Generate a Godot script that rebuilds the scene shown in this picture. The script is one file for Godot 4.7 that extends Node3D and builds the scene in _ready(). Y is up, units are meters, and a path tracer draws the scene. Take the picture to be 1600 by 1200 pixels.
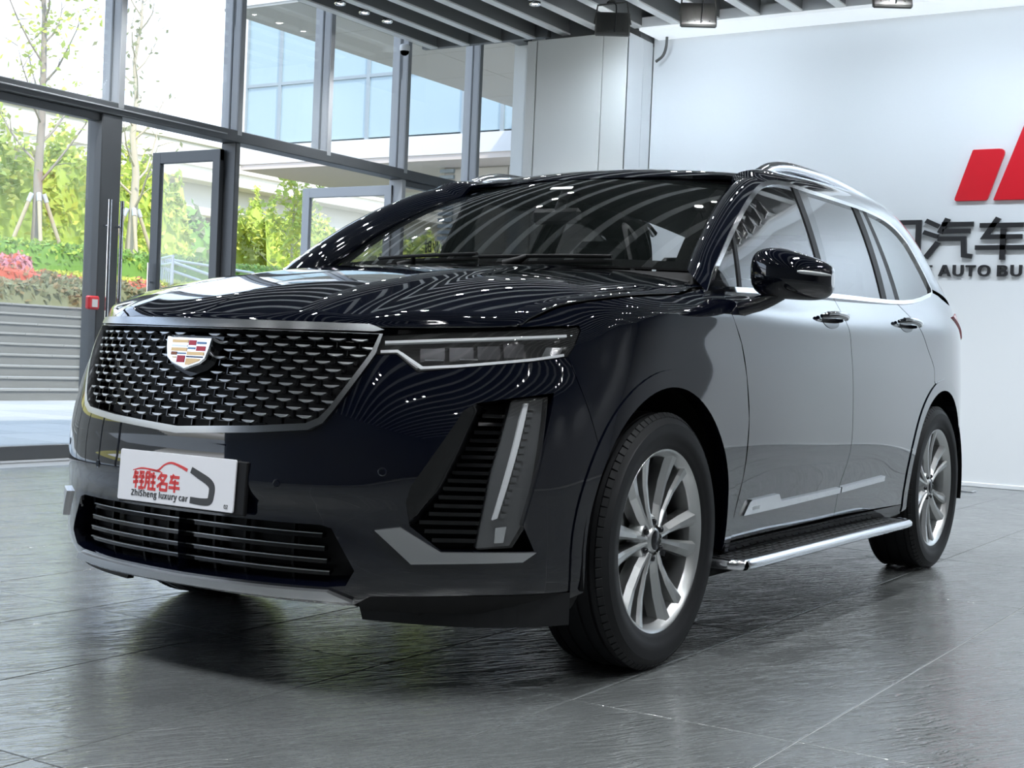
extends Node3D
# A showroom with a black SUV on slate tiles, a glazed front on its far side and a sign wall behind it.
# Axes: x to the side of the car that faces the camera, y up, z towards the camera. The car stands with its front axle over the origin.

const CAR_TURN := -0.010289   # the car is parked a little askew to the tiles
var M := {}                   # materials by name
var used := {}                # names taken at top level
var car: Node3D

# ------------------------------------------------------------------ splines
class Spl:
	var x: PackedFloat64Array
	var y: PackedFloat64Array
	var m: PackedFloat64Array
	func _init(px, py):
		x = PackedFloat64Array(px)
		y = PackedFloat64Array(py)
		var n := x.size()
		m = PackedFloat64Array()
		m.resize(n)
		var c := PackedFloat64Array()
		var d := PackedFloat64Array()
		c.resize(n)
		d.resize(n)
		for i in range(1, n - 1):
			var h0 := x[i] - x[i - 1]
			var h1 := x[i + 1] - x[i]
			var r := 6.0 * ((y[i + 1] - y[i]) / h1 - (y[i] - y[i - 1]) / h0)
			var den := 2.0 * (h0 + h1) - h0 * c[i - 1]
			c[i] = h1 / den
			d[i] = (r - h0 * d[i - 1]) / den
		for i in range(n - 2, 0, -1):
			m[i] = d[i] - c[i] * m[i + 1]
	func at(t: float) -> float:
		var n := x.size()
		if t <= x[0]:
			var h0 := x[1] - x[0]
			return y[0] + (t - x[0]) * ((y[1] - y[0]) / h0 - h0 * (2.0 * m[0] + m[1]) / 6.0)
		if t >= x[n - 1]:
			var h1 := x[n - 1] - x[n - 2]
			return y[n - 1] + (t - x[n - 1]) * ((y[n - 1] - y[n - 2]) / h1 + h1 * (2.0 * m[n - 1] + m[n - 2]) / 6.0)
		var i := clampi(x.bsearch(t) - 1, 0, n - 2)
		var h := x[i + 1] - x[i]
		var a := (x[i + 1] - t) / h
		var b := (t - x[i]) / h
		return a * y[i] + b * y[i + 1] + ((a * a * a - a) * m[i] + (b * b * b - b) * m[i + 1]) * h * h / 6.0

# ------------------------------------------------------------------ mesh builder
class MB:
	var v := PackedVector3Array()
	var n := PackedVector3Array()
	var t := PackedVector2Array()
	var i := PackedInt32Array()
	func vert(p: Vector3, nn: Vector3, uv := Vector2.ZERO) -> int:
		v.append(p)
		n.append(nn)
		t.append(uv)
		return v.size() - 1
	func tri(a: int, b: int, c: int) -> void:
		var g := (v[c] - v[a]).cross(v[b] - v[a])
		if g.dot(n[a] + n[b] + n[c]) < 0.0:
			i.append_array(PackedInt32Array([a, c, b]))
		else:
			i.append_array(PackedInt32Array([a, b, c]))
	func quad(a: int, b: int, c: int, d: int) -> void:
		tri(a, b, c)
		tri(a, c, d)
	# flat face of points in order; nn points outwards
	func face(pts: Array, nn: Vector3, uvs := []) -> void:
		var ids := []
		for k in pts.size():
			ids.append(vert(pts[k], nn, uvs[k] if uvs.size() else Vector2(pts[k].x, pts[k].z)))
		for k in range(1, ids.size() - 1):
			tri(ids[0], ids[k], ids[k + 1])
	func append(o: MB, xf := Transform3D.IDENTITY) -> void:
		var base := v.size()
		var nb := xf.basis.inverse().transposed()
		for k in o.v.size():
			v.append(xf * o.v[k])
			n.append((nb * o.n[k]).normalized())
			t.append(o.t[k])
		var flip := xf.basis.determinant() < 0.0
		for k in range(0, o.i.size(), 3):
			i.append(base + o.i[k])
			i.append(base + o.i[k + (2 if flip else 1)])
			i.append(base + o.i[k + (1 if flip else 2)])
	func mesh() -> ArrayMesh:
		var am := ArrayMesh.new()
		if i.is_empty():
			return am
		var a := []
		a.resize(Mesh.ARRAY_MAX)
		a[Mesh.ARRAY_VERTEX] = v
		a[Mesh.ARRAY_NORMAL] = n
		a[Mesh.ARRAY_TEX_UV] = t
		a[Mesh.ARRAY_INDEX] = i
		am.add_surface_from_arrays(Mesh.PRIMITIVE_TRIANGLES, a)
		return am

const MIRROR := Transform3D(Vector3(-1, 0, 0), Vector3(0, 1, 0), Vector3(0, 0, 1), Vector3.ZERO)

func mirrored(mb: MB) -> MB:
	var o := MB.new()
	o.append(mb, MIRROR)
	return o

func both(mb: MB) -> MB:
	var o := MB.new()
	o.append(mb)
	o.append(mb, MIRROR)
	return o

# ------------------------------------------------------------------ nodes
func numbered(called: String) -> String:
	used[called] = used.get(called, -1) + 1
	return called if used[called] == 0 else "%s_%03d" % [called, used[called]]

func tag(o: Node, label: String, category := "", group := "", kind := "") -> Node:
	if label: o.set_meta("label", label)
	if category: o.set_meta("category", category)
	if group: o.set_meta("group", group)
	if kind: o.set_meta("kind", kind)
	return o

func thing(called: String, label: String, category: String, at := Vector3.ZERO, group := "") -> Node3D:
	var o := Node3D.new()
	o.name = numbered(called)
	add_child(o)
	o.position = at
	tag(o, label, category, group)
	return o

func setting(called: String, label: String, at := Vector3.ZERO) -> Node3D:
	var o := Node3D.new()
	o.name = called
	add_child(o)
	o.position = at
	tag(o, label, "", "", "structure")
	return o

func part(parent: Node, called: String, what, m: Material) -> MeshInstance3D:
	var o := MeshInstance3D.new()
	o.name = called
	o.mesh = what.mesh() if what is MB else what
	o.material_override = m
	parent.add_child(o, true)
	return o

func group_node(parent: Node, called: String, at := Vector3.ZERO) -> Node3D:
	var o := Node3D.new()
	o.name = called
	parent.add_child(o, true)
	o.position = at
	return o

# ------------------------------------------------------------------ shapes
# box with chamfered edges
func rbox(mb: MB, c: Vector3, s: Vector3, b := 0.0, basis := Basis.IDENTITY) -> void:
	var h := s * 0.5
	b = min(b, min(h.x, min(h.y, h.z)) * 0.98)
	for ax in 3:
		for sg in [-1.0, 1.0]:
			var u := (ax + 1) % 3
			var w := (ax + 2) % 3
			var pts := []
			for q in [[-1, -1], [1, -1], [1, 1], [-1, 1]]:
				var p := Vector3.ZERO
				p[ax] = sg * h[ax]
				p[u] = q[0] * (h[u] - b)
				p[w] = q[1] * (h[w] - b)
				pts.append(c + basis * p)
			var nn := Vector3.ZERO
			nn[ax] = sg
			mb.face(pts, basis * nn, [Vector2(0, 0), Vector2(s[u], 0), Vector2(s[u], s[w]), Vector2(0, s[w])])
	if b <= 0.0:
		return
	for ax in 3:
		var u := (ax + 1) % 3
		var w := (ax + 2) % 3
		for su in [-1.0, 1.0]:
			for sw in [-1.0, 1.0]:
				var pts := []
				for e in [[-1, 0], [1, 0], [1, 1], [-1, 1]]:
					var p := Vector3.ZERO
					p[ax] = e[0] * (h[ax] - b)
					p[u] = su * (h[u] if e[1] == 0 else h[u] - b)
					p[w] = sw * (h[w] - b if e[1] == 0 else h[w])
					pts.append(c + basis * p)
				var nn := Vector3.ZERO
				nn[u] = su
				nn[w] = sw
				mb.face(pts, basis * nn.normalized())
	for sx in [-1.0, 1.0]:
		for sy in [-1.0, 1.0]:
			for sz in [-1.0, 1.0]:
				var sg := Vector3(sx, sy, sz)
				var pts := []
				for ax in 3:
					var p := h - Vector3(b, b, b)
					p[ax] = h[ax]
					pts.append(c + basis * (p * sg))
				mb.face(pts, basis * sg.normalized())

func boxm(c: Vector3, s: Vector3, b := 0.0) -> MB:
	var mb := MB.new()
	rbox(mb, c, s, b)
	return mb

# round tube along points, radius may be an array
func tube(mb: MB, pts: Array, radius, seg := 10, caps := true, squash := 1.0) -> void:
	var rows := []
	var up := Vector3.UP
	var last := Vector3.ZERO
	for k in pts.size():
		var d: Vector3 = (pts[min(k + 1, pts.size() - 1)] - pts[max(k - 1, 0)]).normalized()
		if k == 0:
			last = d.cross(up if abs(d.dot(up)) < 0.95 else Vector3.RIGHT).normalized()
		else:
			last = (last - d * last.dot(d)).normalized()
		var w := d.cross(last)
		var r: float = radius[k] if radius is Array else radius
		var row := []
		for q in seg:
			var a := TAU * q / seg
			var o := last * cos(a) + w * sin(a) * squash
			row.append(mb.vert(pts[k] + o * r, o.normalized(), Vector2(float(q) / seg, k)))
		rows.append(row)
	for k in pts.size() - 1:
		for q in seg:
			var q2 := (q + 1) % seg
			mb.quad(rows[k][q], rows[k][q2], rows[k + 1][q2], rows[k + 1][q])
	if caps:
		for e in [0, pts.size() - 1]:
			var d2: Vector3 = (pts[0] - pts[1]).normalized() if e == 0 else (pts[e] - pts[e - 1]).normalized()
			var f := []
			for q in seg:
				f.append(mb.v[rows[e][q]])
			mb.face(f, d2)

# lathe: profile of Vector2(radius, along axis); basis.y is the axis
func lathe(mb: MB, prof: Array, seg := 48, xf := Transform3D.IDENTITY, sharp := 0.6, a0 := 0.0, a1 := TAU) -> void:
	var full := absf(a1 - a0 - TAU) < 1e-4
	for k in prof.size() - 1:
		var p: Vector2 = prof[k]
		var q: Vector2 = prof[k + 1]
		if p.distance_to(q) < 1e-6:
			continue
		var d := (q - p).normalized()
		var fn := Vector2(d.y, -d.x)
		var n0 := fn
		var n1 := fn
		if k > 0:
			var dd: Vector2 = (p - prof[k - 1]).normalized()
			if dd.dot(d) > sharp:
				n0 = (fn + Vector2(dd.y, -dd.x)).normalized()
		if k < prof.size() - 2:
			var de: Vector2 = (prof[k + 2] - q).normalized()
			if de.dot(d) > sharp:
				n1 = (fn + Vector2(de.y, -de.x)).normalized()
		var r0 := []
		var r1 := []
		for s in seg + 1:
			var a := a0 + (a1 - a0) * s / seg
			var c := Vector3(cos(a), 0, sin(a))
			r0.append(mb.vert(xf * (c * p.x + Vector3.UP * p.y), (xf.basis * (c * n0.x + Vector3.UP * n0.y)).normalized(), Vector2(float(s) / seg, k)))
			r1.append(mb.vert(xf * (c * q.x + Vector3.UP * q.y), (xf.basis * (c * n1.x + Vector3.UP * n1.y)).normalized(), Vector2(float(s) / seg, k + 1)))
		for s in seg:
			mb.quad(r0[s], r0[s + 1], r1[s + 1], r1[s])

# extrude a 2D outline: point = xf * (x, y, 0..depth); front at z = depth
func extrude(mb: MB, poly: PackedVector2Array, depth: float, xf := Transform3D.IDENTITY, bevel := 0.0) -> void:
	if Geometry2D.is_polygon_clockwise(poly):
		poly = poly.duplicate()
		poly.reverse()
	var top := poly
	if bevel > 0.0:
		var off := Geometry2D.offset_polygon(poly, -bevel, Geometry2D.JOIN_MITER)
		if off.size() == 1 and off[0].size() == poly.size():
			top = off[0]
			# keep the same starting corner
			var best := 0
			for k in top.size():
				if top[k].distance_to(poly[0]) < top[best].distance_to(poly[0]):
					best = k
			var turned := PackedVector2Array()
			for k in top.size():
				turned.append(top[(best + k) % top.size()])
			top = turned
	var nb := xf.basis.inverse().transposed()
	var nz := (nb * Vector3(0, 0, 1)).normalized()
	var ids := []
	for p in top:
		ids.append(mb.vert(xf * Vector3(p.x, p.y, depth), nz, p))
	var tr := Geometry2D.triangulate_polygon(top)
	for k in range(0, tr.size(), 3):
		mb.tri(ids[tr[k]], ids[tr[k + 1]], ids[tr[k + 2]])
	var back := []
	for p in poly:
		back.append(mb.vert(xf * Vector3(p.x, p.y, 0), -nz, p))
	tr = Geometry2D.triangulate_polygon(poly)
	for k in range(0, tr.size(), 3):
		mb.tri(back[tr[k]], back[tr[k + 1]], back[tr[k + 2]])
	var same := top.size() == poly.size()
	var dz := depth - (bevel if same and bevel > 0.0 else 0.0)
	for k in poly.size():
		var p := poly[k]
		var q := poly[(k + 1) % poly.size()]
		var e := (q - p).normalized()
		var nn := (nb * Vector3(e.y, -e.x, 0)).normalized()
		mb.face([xf * Vector3(p.x, p.y, 0), xf * Vector3(q.x, q.y, 0), xf * Vector3(q.x, q.y, dz), xf * Vector3(p.x, p.y, dz)], nn)
		if same and bevel > 0.0:
			var p2 := top[k]
			var q2 := top[(k + 1) % top.size()]
			mb.face([xf * Vector3(p.x, p.y, dz), xf * Vector3(q.x, q.y, dz), xf * Vector3(q2.x, q2.y, depth), xf * Vector3(p2.x, p2.y, depth)], (nn + nz).normalized())

# smooth grid through points[i][j]; sgn chooses the side
func grid(mb: MB, P: Array, sgn := 1.0, closed_j := false) -> void:
	var ni := P.size()
	var nj: int = P[0].size()
	var ids := []
	for a in ni:
		var row := []
		for b in nj:
			var du: Vector3 = P[min(a + 1, ni - 1)][b] - P[max(a - 1, 0)][b]
			var dv: Vector3
			if closed_j:
				dv = P[a][(b + 1) % nj] - P[a][(b - 1 + nj) % nj]
			else:
				dv = P[a][min(b + 1, nj - 1)] - P[a][max(b - 1, 0)]
			row.append(mb.vert(P[a][b], du.cross(dv).normalized() * sgn, Vector2(float(a) / ni, float(b) / nj)))
		ids.append(row)
	for a in ni - 1:
		for b in (nj if closed_j else nj - 1):
			var b2 := (b + 1) % nj
			mb.quad(ids[a][b], ids[a][b2], ids[a + 1][b2], ids[a + 1][b])

# ------------------------------------------------------------------ trimmed patch of a surface
# S(u, v) gives a point; the outline and the holes lie in (u, v). lift moves it along its normal; flange is the depth of the turned-in edge.
func patch(mb: MB, S: Callable, poly: PackedVector2Array, cell := Vector2(0.03, 0.03), holes := [], lift := 0.0, flange := 0.012, sgn := 1.0) -> void:
	var lo := poly[0]
	var hi := poly[0]
	for p in poly:
		lo = lo.min(p)
		hi = hi.max(p)
	var nx := int(ceil((hi.x - lo.x) / cell.x))
	var ny := int(ceil((hi.y - lo.y) / cell.y))
	var marked := {}
	var rings := [poly]
	rings.append_array(holes)
	for ring in rings:
		for k in ring.size():
			var a: Vector2 = ring[k]
			var b: Vector2 = ring[(k + 1) % ring.size()]
			var st := int(ceil(max(absf(b.x - a.x) / cell.x, absf(b.y - a.y) / cell.y) * 10.0)) + 1
			for s in st + 1:
				var p := a.lerp(b, float(s) / st)
				marked[Vector2i(int(floor((p.x - lo.x) / cell.x)), int(floor((p.y - lo.y) / cell.y)))] = true
	var cache := {}
	var vid := func(p: Vector2) -> int:
		var key := Vector2i(roundi(p.x * 50000.0), roundi(p.y * 50000.0))
		if not cache.has(key):
			var q := at_surface(S, p, lift, sgn)
			cache[key] = mb.vert(q[0], q[1], p)
		return cache[key]
	for a in nx:
		for b in ny:
			var p0 := lo + Vector2(a * cell.x, b * cell.y)
			var p1 := p0 + cell
			var rect := PackedVector2Array([p0, Vector2(p1.x, p0.y), p1, Vector2(p0.x, p1.y)])
			if not marked.has(Vector2i(a, b)):
				var c := (p0 + p1) * 0.5
				if not Geometry2D.is_point_in_polygon(c, poly):
					continue
				var inhole := false
				for h in holes:
					if Geometry2D.is_point_in_polygon(c, h):
						inhole = true
				if inhole:
					continue
				mb.quad(vid.call(rect[0]), vid.call(rect[1]), vid.call(rect[2]), vid.call(rect[3]))
				continue
			var pieces: Array = Geometry2D.intersect_polygons(rect, poly)
			for h in holes:
				var nxt := []
				for pc in pieces:
					nxt.append_array(Geometry2D.clip_polygons(pc, h))
				pieces = nxt
			for pc in pieces:
				var tr := Geometry2D.triangulate_polygon(pc)
				for k in range(0, tr.size(), 3):
					mb.tri(vid.call(pc[tr[k]]), vid.call(pc[tr[k + 1]]), vid.call(pc[tr[k + 2]]))
	if flange > 0.0:
		for r in rings.size():
			var ring: PackedVector2Array = rings[r]
			edge_wall(mb, S, ring, cell, lift, flange, sgn, r > 0)

func at_surface(S: Callable, p: Vector2, lift: float, sgn: float) -> Array:
	var e := 0.0015
	var du: Vector3 = S.call(p.x + e, p.y) - S.call(p.x - e, p.y)
	var dv: Vector3 = S.call(p.x, p.y + e) - S.call(p.x, p.y - e)
	var nn := du.cross(dv).normalized() * sgn
	var q: Vector3 = S.call(p.x, p.y)
	return [q + nn * lift, nn]

func edge_wall(mb: MB, S: Callable, ring: PackedVector2Array, cell: Vector2, lift: float, flange: float, sgn: float, is_hole: bool) -> void:
	var ccw := not Geometry2D.is_polygon_clockwise(ring)
	var prev := []
	for k in ring.size():
		var a := ring[k]
		var b := ring[(k + 1) % ring.size()]
		var st := int(ceil(max(absf(b.x - a.x) / cell.x, absf(b.y - a.y) / cell.y))) + 0
		st = max(st, 1)
		var last := []
		for s in st + 1:
			var q := at_surface(S, a.lerp(b, float(s) / st), lift, sgn)
			if last.size():
				var d: Vector3 = q[0] - last[0]
				if d.length() > 1e-6:
					var side: Vector3 = d.normalized().cross(q[1])
					# in (u, v) with du x dv = normal * sgn, a counter-clockwise ring keeps its inside on the left
					if (not ccw) != is_hole: side = -side
					if sgn < 0.0: side = -side
					mb.face([last[0], q[0], q[0] - q[1] * flange, last[0] - last[1] * flange], side)
			last = q

func V2(a: Array) -> PackedVector2Array:
	var o := PackedVector2Array()
	for p in a:
		o.append(Vector2(p[0], p[1]))
	return o

# a ribbon of the given half width round an open line in (u, v)
func ribbon(line: PackedVector2Array, half: float) -> Array:
	return Geometry2D.offset_polyline(line, half, Geometry2D.JOIN_ROUND, Geometry2D.END_BUTT)

# Catmull-Rom through 2D points
func smooth2(pts: PackedVector2Array, per := 6, closed := false) -> PackedVector2Array:
	var o := PackedVector2Array()
	var n := pts.size()
	for k in (n if closed else n - 1):
		var p0 := pts[(k - 1 + n) % n] if closed or k > 0 else pts[0] * 2.0 - pts[1]
		var p1 := pts[k]
		var p2 := pts[(k + 1) % n]
		var p3 := pts[(k + 2) % n] if closed or k < n - 2 else pts[n - 1] * 2.0 - pts[n - 2]
		for s in per:
			var t := float(s) / per
			o.append(p1.cubic_interpolate(p2, p0, p3, t))
	if not closed:
		o.append(pts[n - 1])
	return o

func smooth3(pts: Array, per := 6) -> Array:
	var o := []
	var n := pts.size()
	for k in n - 1:
		var p0: Vector3 = pts[k - 1] if k > 0 else pts[0] * 2.0 - pts[1]
		var p3: Vector3 = pts[k + 2] if k < n - 2 else pts[n - 1] * 2.0 - pts[n - 2]
		for s in per:
			o.append(pts[k].cubic_interpolate(pts[k + 1], p0, p3, float(s) / per))
	o.append(pts[n - 1])
	return o

func ss(a: float, b: float, t: float) -> float:
	t = clampf((t - a) / (b - a), 0.0, 1.0)
	return t * t * (3.0 - 2.0 * t)

# ------------------------------------------------------------------ materials
func mat(called: String, c: Color, rough := 0.6, metal := 0.0, spec := 0.5) -> StandardMaterial3D:
	var m := StandardMaterial3D.new()
	m.resource_name = called
	m.albedo_color = c.linear_to_srgb()
	m.roughness = rough
	m.metallic = metal
	m.metallic_specular = spec
	M[called] = m
	return m

func glass(called: String, c: Color, alpha: float, spec := 0.5) -> StandardMaterial3D:
	var m := mat(called, c, 0.02, 0.0, spec)
	var s := c.linear_to_srgb()
	s.a = alpha
	m.albedo_color = s
	m.transparency = BaseMaterial3D.TRANSPARENCY_ALPHA
	return m

func glow(called: String, c: Color, strength: float) -> StandardMaterial3D:
	var m := mat(called, Color(0.8, 0.8, 0.8), 0.5)
	m.emission_enabled = true
	m.emission = c.linear_to_srgb()
	m.emission_energy_multiplier = strength
	return m

func noise_image(size: int, f: Callable) -> Image:
	var im := Image.create_empty(size, size, false, Image.FORMAT_RGB8)
	for y in size:
		for x in size:
			im.set_pixel(x, y, f.call(x, y))
	return im

# ------------------------------------------------------------------ scene

func _ready() -> void:
	# camera, from the tiles, the wheels and the window posts of the photograph
	var cam := Camera3D.new()
	cam.name = "camera"
	add_child(cam)
	cam.fov = 30.908
	cam.near = 0.05
	cam.far = 400.0
	cam.position = Vector3(2.743, 0.9022, 3.741)
	cam.basis = Basis(Vector3.UP, deg_to_rad(32.0316)) * Basis(Vector3.RIGHT, deg_to_rad(-1.0278)) * Basis(Vector3.BACK, deg_to_rad(2.3873))
	cam.current = true
	# daylight
	var env := Environment.new()
	env.background_mode = Environment.BG_SKY
	var sky := Sky.new()
	var sm := ProceduralSkyMaterial.new()
	sm.sky_top_color = Color(0.74, 0.83, 0.95)
	sm.sky_horizon_color = Color(0.97, 0.98, 1.0)
	sm.ground_horizon_color = Color(0.80, 0.82, 0.82)
	sm.ground_bottom_color = Color(0.5, 0.5, 0.5)
	sm.sky_curve = 0.12
	sm.sky_energy_multiplier = SKY
	sm.ground_energy_multiplier = SKY
	sky.sky_material = sm
	env.sky = sky
	env.tonemap_mode = Environment.TONE_MAPPER_LINEAR
	env.tonemap_exposure = EXPOSURE
	env.sdfgi_enabled = true
	env.ssao_enabled = true
	env.ssil_enabled = true
	var we := WorldEnvironment.new()
	we.name = "world"
	we.environment = env
	add_child(we)
	var sun := DirectionalLight3D.new()
	sun.name = "sun"
	add_child(sun)
	sun.light_color = Color(1.0, 0.96, 0.88)
	sun.light_energy = SUN
	sun.light_angular_distance = 2.0
	sun.shadow_enabled = true
	sun.basis = Basis.looking_at(Vector3(-0.62, -0.74, -0.30).normalized())
	# cold wash from the luminous soffit over the sign wall
	var wash := AreaLight3D.new()
	wash.name = "soffit_wash"
	add_child(wash)
	wash.area_size = Vector2(7.9, 0.34)
	wash.light_color = Color(0.78, 0.89, 1.0)
	wash.light_energy = WASH
	wash.shadow_enabled = true
	wash.area_range = 40.0
	wash.basis = Basis(Vector3(1, 0, 0), Vector3(0, 0, -1), Vector3(0, 1, 0))
	wash.position = Vector3(0.85, 3.955, -7.92)
	paints()
	room()
	build_car()
	fittings()
	outdoors()

const SKY := 1.25
const SUN := 0.8
const EXPOSURE := 1.9
const WASH := 0.20
const SPOT := 1.35
const FLOOD := 0.70

func paints() -> void:
	var m := mat("paint", Color(0.0012, 0.0018, 0.0052), 0.03, 0.0, 0.53)
	m.clearcoat_enabled = true
	m.clearcoat = 1.0
	m.clearcoat_roughness = 0.012
	m = mat("gloss_black", Color(0.003, 0.003, 0.0035), 0.08, 0.0, 0.5)
	mat("black_plastic", Color(0.004, 0.004, 0.0045), 0.55, 0.0, 0.35)
	mat("rubber", Color(0.006, 0.0065, 0.0075), 0.55, 0.0, 0.4)
	mat("frit", Color(0.001, 0.001, 0.0012), 0.8, 0.0, 0.15)
	mat("tyre", Color(0.006, 0.0065, 0.0078), 0.6, 0.0, 0.4)
	mat("chrome", Color(0.80, 0.81, 0.83), 0.10, 1.0)
	mat("satin_chrome", Color(0.60, 0.61, 0.62), 0.33, 1.0)
	mat("frame_chrome", Color(0.36, 0.37, 0.38), 0.24, 1.0)
	mat("dark_chrome", Color(0.07, 0.07, 0.075), 0.2, 1.0)
	mat("stud", Color(0.46, 0.47, 0.48), 0.34, 1.0)
	mat("polished", Color(0.78, 0.80, 0.84), 0.12, 1.0)
	mat("rim", Color(0.64, 0.65, 0.65), 0.32, 1.0)
	mat("steel", Color(0.35, 0.35, 0.35), 0.35, 1.0)
	mat("lamp_grey", Color(0.055, 0.058, 0.062), 0.3)
	mat("lamp_white", Color(0.62, 0.64, 0.66), 0.25)
	mat("indicator", Color(0.42, 0.43, 0.44), 0.2)
	mat("white_paint", Color(0.75, 0.76, 0.76), 0.4)
	mat("plate_white", Color(0.72, 0.72, 0.75), 0.25)
	mat("print_red", Color(0.62, 0.035, 0.035), 0.4)
	mat("print_black", Color(0.03, 0.03, 0.032), 0.4)
	for q in [["gold", Color(0.62, 0.42, 0.20)], ["silver", Color(0.7, 0.7, 0.72)], ["brown", Color(0.20, 0.06, 0.02)], ["blue", Color(0.08, 0.14, 0.24)], ["navy", Color(0.02, 0.025, 0.06)], ["red", Color(0.32, 0.02, 0.03)]]:
		mat("crest_" + q[0], q[1], 0.18, 0.35)
	m = mat("tail_red", Color(0.45, 0.02, 0.03), 0.08)
	m.clearcoat_enabled = true
	m.clearcoat = 1.0
	glass("screen_glass", Color(0.01, 0.013, 0.012), 0.24, 0.6)
	glass("side_glass", Color(0.02, 0.022, 0.024), 0.58, 0.7)
	glass("rear_glass", Color(0.012, 0.012, 0.013), 0.93, 0.7)
	glass("lens", Color(0.5, 0.5, 0.5), 0.03, 0.5)
	mat("dark_glass", Color(0.006, 0.006, 0.007), 0.03)
	mat("cabin_dark", Color(0.012, 0.012, 0.013), 0.6)
	mat("cabin_seat", Color(0.022, 0.022, 0.023), 0.6)
	# building
	mat("frame_light", Color(0.33, 0.34, 0.35), 0.45, 0.25)
	mat("frame_dark", Color(0.085, 0.09, 0.095), 0.4, 0.2)
	mat("wall_white", Color(0.74, 0.76, 0.77), 0.55)
	mat("wall_panel", Color(0.62, 0.63, 0.61), 0.5)
	mat("wall_grey", Color(0.20, 0.205, 0.21), 0.7)
	mat("slab", Color(0.16, 0.165, 0.165), 0.8)
	mat("baffle", Color(0.19, 0.195, 0.195), 0.5)
	mat("baffle_strip", Color(0.80, 0.80, 0.78), 0.3)
	glass("pane", Color(0.75, 0.85, 0.82), 0.02, 0.5)
	mat("sign_red", Color(0.66, 0.010, 0.022), 0.3)
	mat("sign_black", Color(0.02, 0.02, 0.022), 0.35)
	glow("lamp_lens", Color(0.98, 0.99, 1.0), 90.0)
	glow("soffit_light", Color(0.84, 0.93, 1.0), 0.28)
	glow("flood_glass", Color(0.9, 0.95, 1.0), 6.0)
	mat("fitting_black", Color(0.012, 0.012, 0.014), 0.45)
	mat("fitting_grey", Color(0.10, 0.10, 0.095), 0.5, 0.2)
	mat("alarm_red", Color(0.70, 0.05, 0.06), 0.4)
	slate()

# slate tiles: long shallow ridges that run aslant, with faint cloudy tone
func slate() -> void:
	var N := 768
	var n1 := FastNoiseLite.new()
	n1.seed = 11
	n1.noise_type = FastNoiseLite.TYPE_SIMPLEX
	n1.fractal_type = FastNoiseLite.FRACTAL_FBM
	n1.fractal_octaves = 3
	n1.frequency = 1.0
	var n2 := FastNoiseLite.new()
	n2.seed = 5
	n2.fractal_octaves = 4
	n2.frequency = 1.0
	var dirv := Vector2(0.46, -0.89).normalized()
	var perp := Vector2(-dirv.y, dirv.x)
	var hi := Image.create_empty(N, N, false, Image.FORMAT_RGB8)
	var co := Image.create_empty(N, N, false, Image.FORMAT_RGB8)
	var ro := Image.create_empty(N, N, false, Image.FORMAT_RGB8)
	for y in N:
		for x in N:
			var q := Vector2(x, y) / N * 1.25
			var a := q.dot(dirv)
			var b := q.dot(perp)
			var warp := n2.get_noise_2d(q.x * 5.0, q.y * 5.0)
			var r := 0.7 * n1.get_noise_2d(a * 1.7, b * 42.0 + warp * 0.9) + 0.32 * n1.get_noise_2d(a * 1.3 + 70.0, b * 17.0 + warp)
			var fine := n1.get_noise_2d(a * 9.0 + 40.0, b * 90.0)
			var gr := n2.get_noise_2d(q.x * 130.0, q.y * 130.0 + 7.0)
			var amp := 0.55 + 0.6 * n2.get_noise_2d(q.x * 2.2 + 30.0, q.y * 2.2)
			# ridges step: one flank steeper than the other
			var saw := absf(r) * 1.1
			var h := clampf(0.5 + (0.42 * r - 0.30 * saw) * amp + 0.06 * fine + 0.012 * gr, 0.0, 1.0)
			hi.set_pixel(x, y, Color(h, h, h))
			var cl := n2.get_noise_2d(q.x * 3.0 + 9.0, q.y * 3.0)
			var t := 1.0 + 0.14 * cl + 0.12 * fine + 0.06 * gr
			co.set_pixel(x, y, Color(0.095 * t, 0.101 * t, 0.101 * t).linear_to_srgb())
			var rg := clampf(0.20 + 0.03 * cl + 0.03 * gr + 0.05 * fine, 0.05, 1.0)
			ro.set_pixel(x, y, Color(rg, rg, rg))
	var m := StandardMaterial3D.new()
	m.resource_name = "slate"
	m.albedo_texture = ImageTexture.create_from_image(co)
	m.roughness = 1.0
	m.roughness_texture = ImageTexture.create_from_image(ro)
	m.roughness_texture_channel = BaseMaterial3D.TEXTURE_CHANNEL_RED
	m.metallic_specular = 0.80
	m.heightmap_enabled = true
	m.heightmap_texture = ImageTexture.create_from_image(hi)
	m.heightmap_scale = 0.55
	M.slate = m
	mat("grout", Color(0.22, 0.225, 0.22), 0.6)

# ------------------------------------------------------------------ the car's skin
# W(u, y): u runs along the plan outline from the nose round the corner, down the side and round to the tail; y is height.
var plan_u := PackedFloat64Array()
var plan_x: Spl
var plan_z: Spl
var tab_p := PackedVector2Array()
var tab_n := PackedVector2Array()
var tab_off := []
const TU := 0.02
const U0 := -0.2
const Y0 := 0.16
const NY := 59
var nu := 0

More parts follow.
